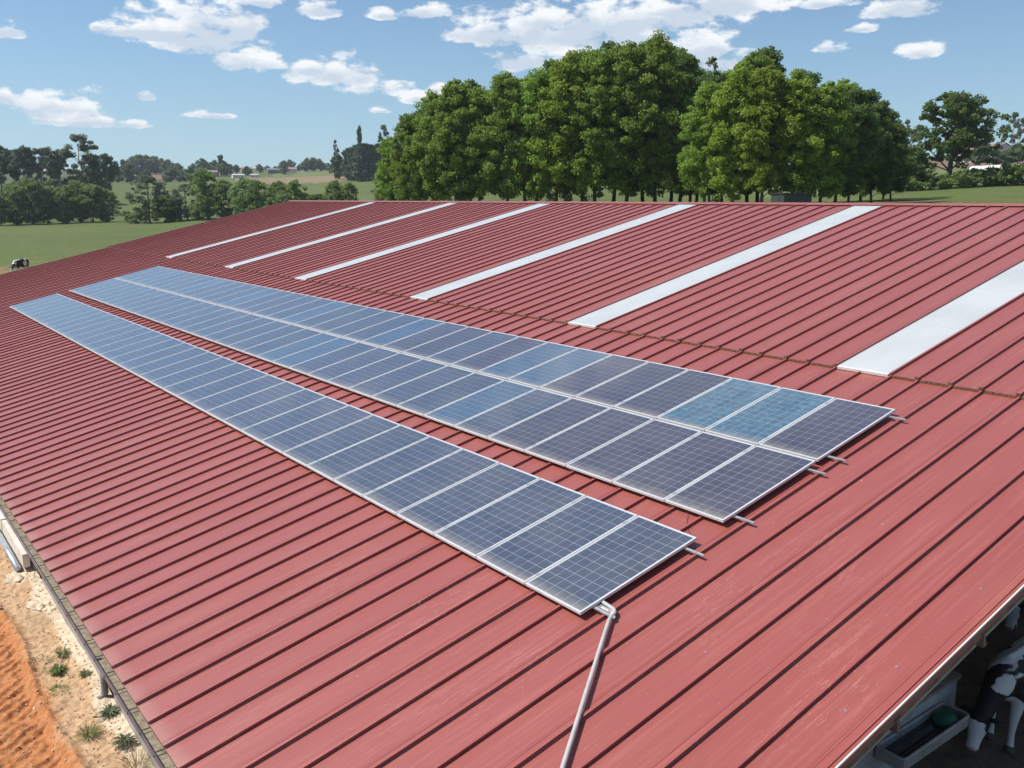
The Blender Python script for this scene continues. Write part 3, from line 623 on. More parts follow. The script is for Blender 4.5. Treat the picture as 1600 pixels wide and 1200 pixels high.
def build_panels():
    cellm = {}; gridm = {}
    clamp = MB(); clamp.box((-.017, -.03, -.001), (.017, .03, .0045), 0, fr=RF); cl = clamp.mesh('clamp'); cl.materials.append(M_ALURAIL)
    for r, (v0, v1) in enumerate(ROWS):
        L = v1-v0; fm, gm = panel_meshes(L); mx, my, cu, cv = cell_geo(L); g = .0021
        for c, mat in CELLMATS.items():
            b = MB(); b.box((g, g, -.0034), (cu-g, cv-g, -.0029), 0, fr=RF); m = b.mesh('solar_cell'); m.materials.append(mat); cellm[c] = m
            b = MB()
            for i in range(6):
                for j in range(12):
                    vs = [RF(mx+i*cu+g, my+j*cv+g, -.003), RF(mx+(i+1)*cu-g, my+j*cv+g, -.003), RF(mx+(i+1)*cu-g, my+(j+1)*cv-g, -.003), RF(mx+i*cu+g, my+(j+1)*cv-g, -.003)]
                    b.add(vs, [(0, 3, 2, 1)])
            m = b.mesh('solar_cells'); m.materials.append(mat); gridm[c] = m
            m.flip_normals()
        for k in range(NP):
            c = colour_of(r, k)
            u0 = k*PITCHP+.02+random.uniform(-.001, .001)
            base = RF(u0, v0, random.uniform(-.002, .002)); P = empty('solar_panel', base)
            look = {'navy': 'navy blue', 'purple': 'dark purplish', 'teal': 'bright mottled teal-blue', 'blue': 'mid blue'}[c]
            pos = f'{ORD[k]} from the near right end of' if k < 18 else f'{ORD[NP-1-k]} from the far left end of'
            tag(P, f'{look} solar panel, {pos} {ROWN[r]}', 'solar panel', 'solar panels in three rows on the barn roof')
            link('frame', fm, (), P); link('backsheet', gm, (), P)
            if k < (9 if r == 0 else 8):
                for i in range(6):
                    for j in range(12): link('solar_cell', cellm[c], (), P, RF(mx+i*cu, my+j*cv, 0))
            else:
                o = link('solar_cells', gridm[c], (), P); o['kind'] = 'stuff'
            if k < 14:
                for vv in (.22, L-.24): link('clamp', cl, (), P, RF(PW+.011, vv, 0))
build_panels()
# mounting rails, six of them, on short feet that stand on the ribs
def build_rails():
    rails = [(.205, 'under the lower edge of the lowest row', -.31), (1.735, 'under the upper edge of the lowest row', -.27), (2.672, 'under the lower edge of the middle row', -.285),
             (4.223, 'under the upper edge of the middle row', -.265), (4.690, 'under the lower edge of the top row', -.262), (6.240, 'under the upper edge of the top row', -.25)]
    for v, lab, ue in rails:
        b = MB(); h1 = -.0355; h0 = -.0535
        b.prism([(v-.019, h0), (v-.019, h1), (v-.006, h1), (v-.006, h1-.008), (v+.006, h1-.008), (v+.006, h1), (v+.019, h1), (v+.019, h0)], ue, NP*PITCHP+.2, 0, fr=lambda x, y, z: RF(y, x, z))
        R_ = empty('mounting_rail', RF(ue, v, h0)); tag(R_, 'aluminium mounting rail '+lab+', its end sticking out', 'rail', 'aluminium rails under the solar panels')
        o = b.obj('rail_profile', [M_ALURAIL], R_, fix=True); o.location = -Vector(RF(ue, v, h0))
build_rails()
# grey conduit running from the lowest rail down to the near corner, perforated tray at its top
def build_conduit():
    C_ = empty('conduit', RP(-.20, .32, .07)); tag(C_, 'grey plastic conduit bending from the lowest panel row down over the ribs', 'conduit'); inv = -Vector(C_.location)
    b = MB(); r = .024; hh = .040+.018
    pts = [(.10, .345), (-.14, .322), (-.205, .305), (-.245, .262), (-.265, .20), (-.32, .10)]
    a = Vector((-.32, .10)); e = Vector((-3.42, -4.32))
    for t in (.12, .25, .37, .5, .63, .75, .88, 1.0): q = a.lerp(e, t); pts.append((q.x, q.y))
    P = [Vector(RP(u, v, hh+(.004*math.sin(i*1.3) if i > 5 else 0))) for i, (u, v) in enumerate(pts)]
    # smooth the path
    fine = []
    for i in range(len(P)-1):
        p0, p1, p2, p3 = P[max(i-1, 0)], P[i], P[i+1], P[min(i+2, len(P)-1)]
        for s in range(5):
            t = s/5; fine.append(.5*((2*p1)+(-p0+p2)*t+(2*p0-5*p1+4*p2-p3)*t*t+(-p0+3*p1-3*p2+p3)*t**3))
    fine.append(P[-1]); b.tube(fine, r, 14); o = b.obj('tube', [M_PVC], C_, smooth=True); o.location = inv
    s = MB(); d = (P[9]-P[8]).normalized()
    for q in (P[7], P[9], P[11]): s.tube([q-d*.012, q+d*.012], [r+.0025, r+.0025], 14)
    # tray
    T = empty('cable_tray', RP(.05, .26, .05)); tag(T, 'short perforated white cable tray beside the conduit at the lowest panel corner', 'tray'); inv = -Vector(T.location)
    t = MB(); t.prism([(.245, .030), (.247, .062), (.251, .062), (.251, .034), (.283, .034), (.283, .062), (.287, .062), (.289, .030)], -.20, .3, 0, fr=lambda x, y, z: RP(y, x, z)); o = t.obj('tray_body', [M_WHITE], T, fix=True); o.location = inv
    t = MB()
    for k in range(9):
        for vv in (.2425, .2535): 
            u = -.02-k*.02
            t.box((u-.006, vv-.0012 if vv < .25 else vv, .040 if vv < .25 else .0345), (u+.006, vv+.003 if vv < .25 else vv+.012, .056 if vv < .25 else .0355), 0, fr=RP)
    o = t.obj('slots', [M_DARK], T); o['kind'] = 'stuff'; o.location = inv
build_conduit()
# stray cable hanging below the middle row
b = MB(); pp = [(.62, 2.44, .05), (.52, 2.33, .006), (.42, 2.22, .008), (.30, 2.12, .007), (.12, 2.05, .006)]; b.tube([RP(*p) for p in pp], .004, 6); tag(b.obj('cable', [M_DARK]), 'thin dark cable lying on the roof below the middle row', 'cable')
# sheet fixing screws with pale washers
def build_screws():
    b = MB(); b.tube([RF(0, 0, 0), RF(0, 0, .004)], [.013, .013], 10); b.tube([RF(0, 0, .004), RF(0, 0, .010)], [.006, .006], 6); me = b.mesh('screw'); me.materials.append(M_ALURAIL)
    for (u, v) in [(-.42, 2.88), (-.62, 6.18), (-2.93, .55), (-2.95, 1.35), (-2.95, 2.95), (-2.95, 4.55), (-2.95, 6.15), (-2.94, -1.1), (-1.42, .42), (-1.0, 7.2)]:
        link('screw', me, (), BARN, RP(u, v, .001))
build_screws()
# ------------------------------------------------------------------ vegetation
def leaf_cloud(centres, radii, per, size, flat=.75, seed=1, up=.25):
    g = np.random.default_rng(seed); C = np.repeat(centres, per, 0); R = np.repeat(radii, per, 0); n = len(C)
    d = g.normal(size=(n, 3)); d /= np.linalg.norm(d, axis=1)[:, None]; rr = g.random(n)**(1/2.2)
    P = C+d*(R*rr)[:, None]*np.array([1, 1, flat])
    nrm = d*.6+g.normal(size=(n, 3))*.7+np.array([0, 0, up]); nrm /= np.linalg.norm(nrm, axis=1)[:, None]
    t = np.cross(nrm, g.normal(size=(n, 3))); t /= np.linalg.norm(t, axis=1)[:, None]; b = np.cross(nrm, t)
    s = (size*g.uniform(.6, 1.35, n))[:, None]
    V = np.stack([P-t*s, P-b*s*.62, P+t*s, P+b*s*.62], 1).reshape(-1, 3)
    F = np.arange(4*n).reshape(-1, 4); att = np.clip(.5*np.repeat(g.random(len(centres)), per)+.5*g.random(n), 0, 1)
    return V, F, att
def shape_r(t, kind):                 # crown radius against height fraction
    if kind == 'column': return np.clip(np.sin(np.pi*np.clip(t*.86+.14, 0, 1))**.55, .02, 1)
    if kind == 'round': return np.clip(np.sqrt(np.clip(1-(2*t-1)**2, 0, 1)), .05, 1)
    if kind == 'oak': return np.clip(np.sqrt(np.clip(1-((t-.42)/.60)**2, 0, 1)), .05, 1)
    if kind == 'cone': return np.clip(1-t, .03, 1)**.8
    return np.ones_like(t)
def make_tree(name, kind, H, RW, base, nclump, per, leaf, clump, mats, seed, trunk_r=.22, gap=0.0, bark=None):
    g = np.random.default_rng(seed)
    nl = max(6, int(nclump/11)); tl = np.clip((np.arange(nl)+g.random(nl))/nl, 0, 1)**.9; al = np.arange(nl)*2.399+g.normal(size=nl)*.5
    lobR = np.clip(RW*g.uniform(.30, .46, nl), clump*.9, None); rl = np.clip(shape_r(tl, kind)*RW*g.uniform(.80, 1.10, nl)-lobR*.75, 0, None)
    Lc = np.stack([rl*np.cos(al), rl*np.sin(al), base+lobR*.6+(H-base-lobR*1.3)*tl], 1); Lc[-1] = (0, 0, H-lobR[-1]*.8)
    which = g.integers(0, nl, int(nclump*.82)); dd = g.normal(size=(len(which), 3)); dd[:, 2] += .25; dd /= np.linalg.norm(dd, axis=1)[:, None]
    C1 = Lc[which]+dd*(lobR[which]*g.uniform(.55, 1.02, len(which)))[:, None]*np.array([1, 1, .85])
    nclump0 = nclump; nclump = nclump-len(which)
    t = g.random(nclump)**.85; a = g.random(nclump)*2*np.pi; lob = 1+.16*np.sin(3*a+g.random()*6)+.10*np.sin(5*a+t*9+g.random()*6)
    rr = shape_r(t, kind)*RW*lob*g.uniform(.1, .75, nclump)
    z = base+(H-base-clump*.5)*t+g.normal(size=nclump)*clump*.25
    C = np.concatenate([C1, np.stack([rr*np.cos(a), rr*np.sin(a), z], 1)]); C[:, 2] = np.maximum(C[:, 2], base*.8); R = clump*g.uniform(.4, .95, len(C))
    if gap: keep = g.random(len(C)) > gap; C, R = C[keep], R[keep]
    V, F, att = leaf_cloud(C, R, per, leaf, .72, seed+5)
    cm = np_mesh('crown', V, F, None, False, att); cm.materials.append(mats)
    b = MB(); top = H*.86; n = 6; pts = []; wob = [g.normal(size=2)*.12*RW/4 for _ in range(n+1)]
    for i in range(n+1): pts.append((wob[i][0]*(i > 0), wob[i][1]*(i > 0), -.4+(top+.4)*i/n))
    b.tube(pts, [trunk_r*(1-.82*i/n)*(1.25 if i == 0 else 1) for i in range(n+1)], 8)
    nb = min(26, len(C))
    for q in g.choice(len(C), nb, replace=False):
        c = C[q]; z0 = max(base*.75, c[2]-math.hypot(c[0], c[1])*g.uniform(.5, 1.0)); z0 = min(z0, top*.93); f = (z0+.4)/(top+.4)*n; i = min(int(f), n-1); ff = f-i
        p0 = Vector(pts[i]).lerp(Vector(pts[i+1]), ff); mid = p0.lerp(Vector(c), .5)+Vector((0, 0, .25)); r0 = trunk_r*.34*(1-.6*z0/H)
        b.tube([p0, mid, Vector(c)], [r0, r0*.6, r0*.2], 5, caps=False)
    tm = b.mesh('trunk', True); tm.materials.append(bark or M_BARK)
    return cm, tm
def plant(name, var, loc, rz, s, label, cat, group, sz=None):
    E = empty(name, loc, rz); E.scale = (s, s, sz or s); tag(E, label, cat, group); link('crown', var[0], (), E); link('trunk', var[1], (), E); return E
def ztop(px, y, r): return CAM.z+slope_at(px, y)*r
# plantation trees: six crown meshes, H = 16 m
VB = [make_tree('grove', 'column', 16, 4.0, 1.3, 380, 92, .155, 1.0, [ML_OAK, ML_OAK, ML_YEL, ML_DARK, ML_OAK, ML_YEL][i], 20+i, .20) for i in range(6)]
def nth(i): return ORD[i]
def build_grove():
    front = [(612, 118, 212, 0), (640, 112, 178, 4), (676, 110, 145, 1), (712, 108, 122, 0), (750, 107, 136, 4), (792, 105, 110, 0), (838, 104, 112, 1), (884, 103, 84, 2), (930, 102, 78, 4), (978, 102, 62, 0), (1024, 103, 58, 1), (1062, 108, 84, 3),
             (1100, 94, 128, 4), (1146, 92, 98, 2), (1190, 91, 104, 5), (1236, 92, 112, 2), (1282, 93, 126, 0), (1326, 96, 138, 3), (1362, 100, 160, 3)]
    for i, (px, r, ty, v) in enumerate(front):
        p = at(px, r); h = ztop(px, ty, r)-p.z; s = h/16; w = s*random.uniform(.90, 1.02)*(.92 if px < 700 else 1)
        side = 'left clump' if px < 1080 else 'right clump'; n = i if px < 1080 else i-12
        tone = {0: 'fresh green', 1: 'fresh green', 2: 'yellow-green', 3: 'deep green', 4: 'fresh green', 5: 'yellow-green'}[v]
        tone = tone if tone != 'yellow-green' else 'sunlit yellow-green'
        plant('broadleaf_tree', VB[v], p, random.uniform(0, 6), w, f'tall {tone} tree, {nth(n)} from left along the front of the {side}', 'tree', 'tall trees behind the barn ridge', s)
    back = [(660, 128, 172, 3), (735, 124, 128, 3), (820, 122, 118, 0), (868, 120, 96, 3), (910, 120, 82, 1), (958, 118, 68, 3), (1005, 118, 64, 3), (1048, 120, 74, 3), (1120, 112, 118, 3), (1168, 108, 80, 0), (1184, 110, 76, 3), (1250, 110, 112, 3), (1305, 108, 122, 0), (1345, 112, 142, 3), (1380, 118, 172, 3), (1078, 114, 118, 0), (1100, 116, 122, 3), (1088, 126, 108, 3), (1128, 118, 108, 0), (1392, 112, 196, 3)]
    for i, (px, r, ty, v) in enumerate(back):
        p = at(px, r); h = ztop(px, ty, r)-p.z; s = h/16
        plant('broadleaf_tree', VB[v], p, random.uniform(0, 6), s*.95, f'tall shaded tree, {nth(i)} from left in the grove behind its front line', 'tree', 'tall trees behind the barn ridge', s)
build_grove()
# one twig-thin young tree top that stands out between the two clumps
VSP = make_tree('sapling', 'column', 16, 1.6, 8, 26, 26, .17, .55, ML_DARK, 61, .12)
p = at(1108, 106); plant('slender_tree', VSP, p, 1, 1.0, 'slender sparse tree whose thin top shows between the two clumps', 'tree', None, (ztop(1108, 88, 106)-p.z)/16)
VO = make_tree('oak', 'oak', 18, 7.4, 4.2, 300, 70, .26, 1.35, ML_DARK, 71, .5, .12)
p = at(1480, 168); plant('oak_tree', VO, p, .6, 1, 'solitary broad dark oak with visible limbs on the right field edge', 'tree', None, (ztop(1480, 140, 168)-p.z)/18)
VM = make_tree('small', 'round', 9, 4.0, 1.2, 170, 60, .20, .95, ML_DARK, 72, .22, .05)
VM2 = make_tree('small', 'round', 9, 4.2, .8, 170, 60, .20, .95, ML_HEDGE, 73, .2, .05)
VH = [make_tree('hedge', 'round', 12, 4.9, .4, 200, 62, .22, 1.2, ML_HEDGE, 80+i, .24, .06) for i in range(3)]
VHL = make_tree('hedge', 'oak', 12, 4.0, 2.2, 110, 44, .22, 1.0, ML_GREY, 88, .2, .15)
VE = [make_tree('euc', 'oak', 24, 5.0, 10, 62, 110, .30, 1.55, ML_GREY, 90+i, .34, .1, M_BARKL) for i in range(2)]
VP = [make_tree('pine', 'round', 20, 5.4, 11, 80, 110, .28, 1.5, ML_PINE, 95+i, .35, .1) for i in range(2)]
VF = [make_tree('far', 'round', 10, 5.2, .4, 110, 44, .42, 1.5, ML_FAR, 100+i, .3) for i in range(2)]
VC = make_tree('conifer', 'cone', 14, 3.4, .6, 110, 44, .36, 1.0, ML_PINE, 110, .25)
VB2 = [make_tree('bush', 'round', 4, 4.2, -.6, 120, 60, .19, .85, ML_HEDGE, 115+i, .15) for i in range(2)]
def put(name, var, px, r, ty, label, cat, group=None, wx=1.0, H=None, sink=0.0):
    H = H or {id(VH[0]): 12}.get(id(var), None)
    p = at(px, r, -sink); h = ztop(px, ty, r)-p.z; s = h/H; plant(name, var, p, random.uniform(0, 6), s*wx, label, cat, group, s)
def build_others():
    # trees and hedge on the right field
    put('round_tree', VM, 1410, 160, 226, 'dark rounded tree between the right clump and the solitary oak', 'tree', None, 1.15, 9)
    put('round_tree', VM2, 1440, 200, 252, 'small grey-green tree behind and left of the solitary oak', 'tree', None, 1.3, 9)
    g = 'bushes in the field-edge hedge at right'
    for px, r, ty, w, lab in [(1392, 156, 268, 1.6, 'shaded hedge bush at the foot of the right clump'), (1418, 157, 276, 2.0, 'low shaded hedge bush left of the oak, nearest the rounded tree'), (1445, 160, 270, 1.7, 'hedge bush just left of the oak trunk'),
                              (1472, 163, 272, 1.6, 'low hedge bush at the foot of the oak'), (1500, 163, 266, 1.7, 'dark hedge bush right of the oak trunk'), (1522, 165, 262, 1.7, 'dark hedge bush between the oak and the sunlit bushes'),
                              (1546, 166, 262, 1.5, 'hedge bush in half shade below the white bales'), (1570, 166, 254, 1.35, 'large sunlit hedge bush below the white bales'), (1598, 167, 252, 1.35, 'large sunlit hedge bush at the right picture edge')]:
        put('hedge_bush', VB2[random.randint(0, 1)], px, r, ty, lab, 'bush', g, w*.62, 4)
    ge = 'tall thin trees on the right skyline'
    for px, r, ty, lab, v in [(1408, 420, 188, 'thin brownish tall tree on the skyline left of the oak', 0), (1418, 440, 205, 'second thin tall tree on the skyline, just right of the brownish one', 1), (1535, 400, 202, 'thin leaning tall tree right of the oak on the skyline', 1),
                              (1556, 380, 196, 'first of the tall pale-stemmed trees at the right edge', 0), (1572, 376, 176, 'tallest pale-stemmed tree near the right edge', 1), (1584, 370, 186, 'pale-stemmed tree between the tallest ones at the right edge', 0), (1600, 372, 162, 'tall pale-stemmed tree cut by the right picture edge', 1)]:
        put('eucalyptus_tree', VE[v], px, r, ty, lab, 'tree', ge, .72, 24)
    for i, (px, r, ty, w) in enumerate([(1398, 380, 235, 1.3), (1426, 390, 232, 1.2), (1526, 350, 222, 1.0), (1548, 350, 236, 1.5), (1580, 350, 226, 1.4), (1604, 346, 222, 1.4), (1508, 420, 238, 1.3), (1376, 330, 240, 1.3)]):
        put('broadleaf_tree', VF[i % 2], px, r, ty, ['dull green skyline tree beside the right clump edge', 'dull green skyline tree above the red-roofed house', 'dull green skyline tree right of the oak crown', 'bushy skyline tree above the left bales', 'bushy skyline tree above the middle bales', 'bushy skyline tree at the right edge above the bales', 'low skyline tree behind the brown farm building', 'low tree half hidden by the right clump'][i], 'tree', 'bushy trees on the right skyline', w, 10)
    # hedgerow on the left, nearest line
    gl = 'trees of the left hedgerow group in the meadow'
    L1 = [(-8, 284, 296, 0), (22, 286, 287, 1), (48, 284, 278, 0), (72, 285, 290, 2), (98, 284, 291, 1), (122, 286, 283, 0), (142, 284, 288, 2), (163, 283, 294, 1), (40, 296, 300, 1), (110, 298, 302, 2)]
    for i, (px, r, ty, v) in enumerate(L1):
        put('hedgerow_tree', VH[v], px, r, ty, f'meadow tree, {nth(i)} from the left edge in the left tree group' if i < 8 else f'low infill tree, {"left" if i == 8 else "right"} one behind the left tree group', 'tree', gl, 1.12, 12)
    gm = 'trees of the middle hedgerow reaching the barn roof'
    L2 = [(232, 262, 273, VHL, 12, 1.0), (262, 258, 303, VM, 9, 1.0), (290, 256, 287, VHL, 12, 1.0), (322, 250, 264, VH[0], 12, .75), (350, 246, 280, VH[1], 12, .8), (382, 240, 278, VH[2], 12, .85), (404, 236, 282, VH[0], 12, .9), (436, 228, 282, VH[1], 12, .85), (462, 224, 281, VH[2], 12, .8), (498, 220, 302, VM, 9, 1.0), (524, 216, 282, VH[0], 12, .72), (546, 214, 284, VH[1], 12, .7), (270, 262, 318, VB2[0], 4, .9), (308, 256, 322, VB2[1], 4, .9), (216, 266, 326, VB2[1], 4, .8)]
    for i, (px, r, ty, v, H, w) in enumerate(L2):
        put('hedgerow_tree' if H > 4 else 'hedge_bush', v, px, r, ty, (f'meadow tree, {nth(i)} from the left in the middle hedgerow' if H > 4 else f'low bush, {["left", "middle", "right"][(0 if px == 216 else (1 if px == 270 else 2))]} of three at the foot of the middle hedgerow'), 'tree' if H > 4 else 'bush', gm, w*1.3, H)
    put('hedgerow_tree', VM2, 600, 150, 285, 'grey-green young tree at the left foot of the grove', 'tree', None, 1.0, 9)
    # tall trees behind the left group
    gt = 'tall open-crowned trees on the left skyline'
    L3 = [(-14, 330, 214, VE[0], 24, .9), (4, 350, 226, VP[0], 20, .8), (28, 352, 232, VP[1], 20, .8), (48, 345, 228, VP[0], 20, .85), (66, 350, 232, VE[1], 24, .9), (86, 345, 228, VP[1], 20, .75), (97, 352, 235, VE[0], 24, .6)]
    for i, (px, r, ty, v, H, w) in enumerate(L3):
        put('pine_tree' if H == 20 else 'eucalyptus_tree', v, px, r, ty, f'tall open-crowned tree, {nth(i)} from the left edge in the skyline wood', 'tree', gt, w, H)
    put('eucalyptus_tree', VE[1], 130, 345, 210, 'tallest eucalyptus of the left skyline with broad ragged crown', 'tree', gt, 1.15, 24)
    put('eucalyptus_tree', VE[0], 138, 355, 250, 'low eucalyptus crown filling the foot of the tallest eucalyptus', 'tree', gt, 1.2, 24)
    put('pine_tree', VP[0], 155, 350, 246, 'small pine right of the tallest eucalyptus', 'tree', gt, .6, 20)
    put('pine_tree', VP[1], 174, 340, 238, 'umbrella-shaped pine standing alone right of the tallest eucalyptus', 'tree', gt, .75, 20)
    gb = 'round bushes and trees on the hill between the wood and the village'
    L4 = [(150, 400, 268, 1.1), (188, 420, 262, 1.0), (205, 430, 254, 1.0), (222, 440, 268, 1.2), (240, 450, 274, 1.3), (262, 470, 274, 1.3), (284, 490, 270, 1.3), (172, 400, 276, 1.4), (200, 410, 278, 1.5), (232, 560, 262, .8), (270, 560, 258, 1.1), (290, 570, 262, 1.1), (312, 520, 266, 1.1), (300, 600, 258, .9), (120, 390, 280, 1.5), (90, 380, 282, 1.6), (60, 380, 284, 1.6), (30, 380, 284, 1.6)]
    for i, (px, r, ty, w) in enumerate(L4):
        r = r if px < 160 else max(r, 615+(i*37 % 60)); ty = ty if px < 160 else ty+3
        put('broadleaf_tree', VF[i % 2], px, r, ty, f'rounded hillside tree about {["far left under the tall wood","below the tallest eucalyptus","below the umbrella pine","left of the brown field","right of the brown field"][min(4, max(0, int((px-30)//60)))]}, {nth(i)} of its scatter', 'tree', gb, w, 10)
    # horizon wood, village trees
    gh = 'small trees along the far skyline'
    L5 = [(196, 760, 250, 'C'), (212, 900, 246, 0), (222, 900, 243, 1), (234, 900, 244, 0), (246, 900, 245, 1), (256, 905, 249, 0), (266, 850, 250, 1), (281, 800, 256, 0), (200, 800, 256, 1), (320, 800, 249, 0), (338, 820, 251, 1), (348, 760, 243, 'C'), (352, 760, 252, 0), (362, 780, 257, 1), (372, 820, 258, 0), (388, 760, 260, 1), (408, 860, 257, 0), (420, 880, 259, 1), (432, 860, 260, 0), (446, 760, 252, 0), (456, 900, 250, 1), (470, 900, 257, 0), (482, 850, 248, 0), (492, 850, 247, 1), (502, 850, 249, 0), (514, 900, 255, 1), (524, 900, 256, 0), (534, 860, 254, 1), (184, 820, 258, 0), (306, 840, 256, 1)]
    rank = {i: n for n, i in enumerate(sorted((i for i, q in enumerate(L5) if q[3] != 'C'), key=lambda i: L5[i][0]))}
    ORD2 = ORD+['twenty-'+w for w in ORD[4:9]]+['thirtieth']
    for i, (px, r, ty, v) in enumerate(L5):
        if v == 'C': put('conifer_tree', VC, px, r, ty, f'small dark conifer on the far skyline {"left of the far wood" if px < 200 else "beside the village roofs"}', 'tree', gh, 1.1, 14)
        else: put('broadleaf_tree', VF[v], px, r, ty, f'tiny dark rounded tree, {ORD2[rank[i]]} from left along the far skyline', 'tree', gh, 1.05, 10)
    gw = 'dark trees of the small wood left of the grove'
    L6 = [(545, 520, 236), (553, 510, 231), (560, 505, 228), (568, 500, 226), (576, 500, 226), (584, 500, 228), (592, 500, 226), (600, 505, 224), (612, 510, 226), (550, 525, 240), (572, 515, 236)]
    for i, (px, r, ty) in enumerate(L6):
        put('spruce_tree', VC, px, r, ty, f'dark spruce, {nth(i)} counted rightwards in the small wood left of the grove', 'tree', gw, 1.5, 14)
    put('poplar_tree', VC, 565, 498, 199, 'thin spire-shaped tree rising above the small dark wood', 'tree', None, .42, 14)
    put('eucalyptus_tree', VE[0], 527, 560, 219, 'small lollipop-shaped tree with bare stem left of the dark wood', 'tree', None, .45, 24)
    put('eucalyptus_tree', VE[1], 602, 500, 195, 'ragged tall tree half hidden by the left edge of the grove', 'tree', None, .6, 24)
    put('broadleaf_tree', VF[0], 530, 540, 243, 'round bushy tree at the left end of the small dark wood', 'tree', gw, .9, 10)
build_others()
# ------------------------------------------------------------------ far buildings, bales, shed
def house(px, r, w, d, h, rz, wallc, roofc, label, nwin=3, roofh=None, cat='house'):
    p = at(px, r, -.3); H = empty('farmhouse', p, rz); H.scale = (.68,)*3 if r > 600 else (.85,)*3; tag(H, label, cat)
    wm = m_simple('render_'+str(px), wallc, .85, .06, .6); rm = m_simple('tiles_'+str(px), roofc, .8, .15, .8)
    b = MB(); rh = roofh or d*.22
    b.prism([(-d/2, 0), (d/2, 0), (d/2, h), (0, h+rh), (-d/2, h)], -w/2, w/2); b.obj('wall', [wm], H, fix=True)
    b = MB(); e = .45; t = .18
    b.prism([(-d/2-e, h-e*rh/(d/2)+.05), (0, h+rh+.05), (d/2+e, h-e*rh/(d/2)+.05), (d/2+e, h-e*rh/(d/2)+.05+t), (0, h+rh+.05+t), (-d/2-e, h-e*rh/(d/2)+.05+t)], -w/2-e, w/2+e); R_ = b.obj('roof', [rm], H, fix=True)
    if w > 9: c = MB(); c.box((-.4, -w*.3-.4, h+rh*.5), (.4, -w*.3+.4, h+rh+1.2)); c.obj('chimney', [wm], R_)
    for k in range(nwin):
        y = -w/2+w*(k+.5)/nwin
        for sx in (-1, 1):
            f = MB(); f.box((sx*d/2-.04, y-.55, h-2.2), (sx*d/2+.04, y+.55, h-.9)); wi = f.obj('window', [M_WHITE], H)
            f = MB(); f.box((sx*d/2-.06, y-.45, h-2.1), (sx*d/2+.06, y+.45, h-1.0)); f.obj('pane', [M_DARK], wi)
    return H
WHT = (.62, .60, .56); TERR = (.42, .17, .10); GREYR = (.22, .21, .21)
house(457, 800, 13, 9, 5, rad(70), WHT, (.40, .21, .15), 'white farmhouse with low brown-red roof on the far skyline')
house(388, 780, 13, 9, 6, rad(75), (.45, .33, .28), TERR, 'house with bright terracotta roof among the village trees')
house(333, 760, 14, 10, 5.5, rad(60), (.36, .25, .22), (.30, .20, .17), 'pinkish-grey stone house left of the village conifer', 4)
house(302, 800, 16, 9, 4.5, rad(80), (.40, .30, .25), (.32, .13, .09), 'low red-roofed building at the left end of the village', 4)
house(374, 690, 12, 8, 3.2, rad(80), (.60, .60, .60), (.55, .56, .58), 'small pale metal-roofed shed below the village', 2, 1.0, 'shed')
house(400, 720, 8, 6, 3, rad(60), (.62, .61, .58), (.45, .42, .40), 'small white outbuilding on the slope below the terracotta house', 2)
house(430, 790, 17, 9, 4.5, rad(85), (.16, .17, .19), GREYR, 'long dark grey building between the village and the white farmhouse', 4)
house(110, 420, 9, 6, 2.8, rad(80), (.60, .62, .64), (.52, .55, .60), 'small pale-roofed hut glimpsed through the left wood', 1, .8, 'hut')
house(1420, 420, 13, 9, 5, rad(120), (.40, .30, .24), TERR, 'red-roofed house partly hidden left of the oak', 3)
house(1530, 420, 30, 12, 5, rad(150), (.60, .58, .54), (.26, .15, .11), 'long brown-roofed farm building right of the oak', 6, 3.2, 'farm building')
house(1390, 400, 12, 8, 4, rad(130), (.42, .22, .15), (.30, .14, .10), 'small brown-red building beside the right clump', 2)
def build_bales():
    mw = m_simple('white_bale_wrap', (.72, .74, .68), .35, .06, 3)
    bm = bmesh.new(); bmesh.ops.create_cone(bm, cap_ends=True, segments=20, radius1=.72, radius2=.72, depth=1.3); 
    es = [e for e in bm.edges if abs(e.verts[0].co.z-e.verts[1].co.z) < 1e-4 and abs(e.verts[0].co.z) > .6]
    bmesh.ops.bevel(bm, geom=es, offset=.14, segments=3, affect='EDGES'); bmesh.ops.rotate(bm, verts=bm.verts, matrix=Matrix.Rotation(math.pi/2, 3, 'Y')); bmesh.ops.translate(bm, verts=bm.verts, vec=(0, 0, .70))
    me = bpy.data.meshes.new('bale'); bm.to_mesh(me); bm.free(); me.materials.append(mw)
    for q in me.polygons: q.use_smooth = True
    for k in range(14):
        px = 1516+k*5.9; r = 262-k*.5; p = at(px, r); o = link('silage_bale', me, (), None, p, random.uniform(-.5, .5)); o.scale = (1.1, 1.1, 1.1)
        tag(o, f'white wrapped bale, {nth(k)} from the left in the row at the field edge', 'bale', 'white silage bales in a row')
build_bales()
# dark green shed box under the trees
p = at(1236, 84); SH = empty('field_shed', p, rad(-35)); tag(SH, 'dark green box-shaped shed in shade under the right clump', 'shed')
b = MB(); b.box((-1.2, -1.7, -1.5), (1.2, 1.7, ztop(1236, 303, 84)-p.z)); b.obj('wall', [m_simple('dark_green_paint', (.03, .05, .042), .6, .2, 2)], SH)
b = MB(); hz = ztop(1236, 303, 84)-p.z; b.box((-1.3, -1.8, hz+.002), (1.3, 1.8, hz+.08)); b.obj('roof', [M_DARK], SH)
b = MB(); b.box((-1.23, -.45, -1.3), (-1.205, .45, hz-.25)); b.obj('door', [M_DARK], SH)
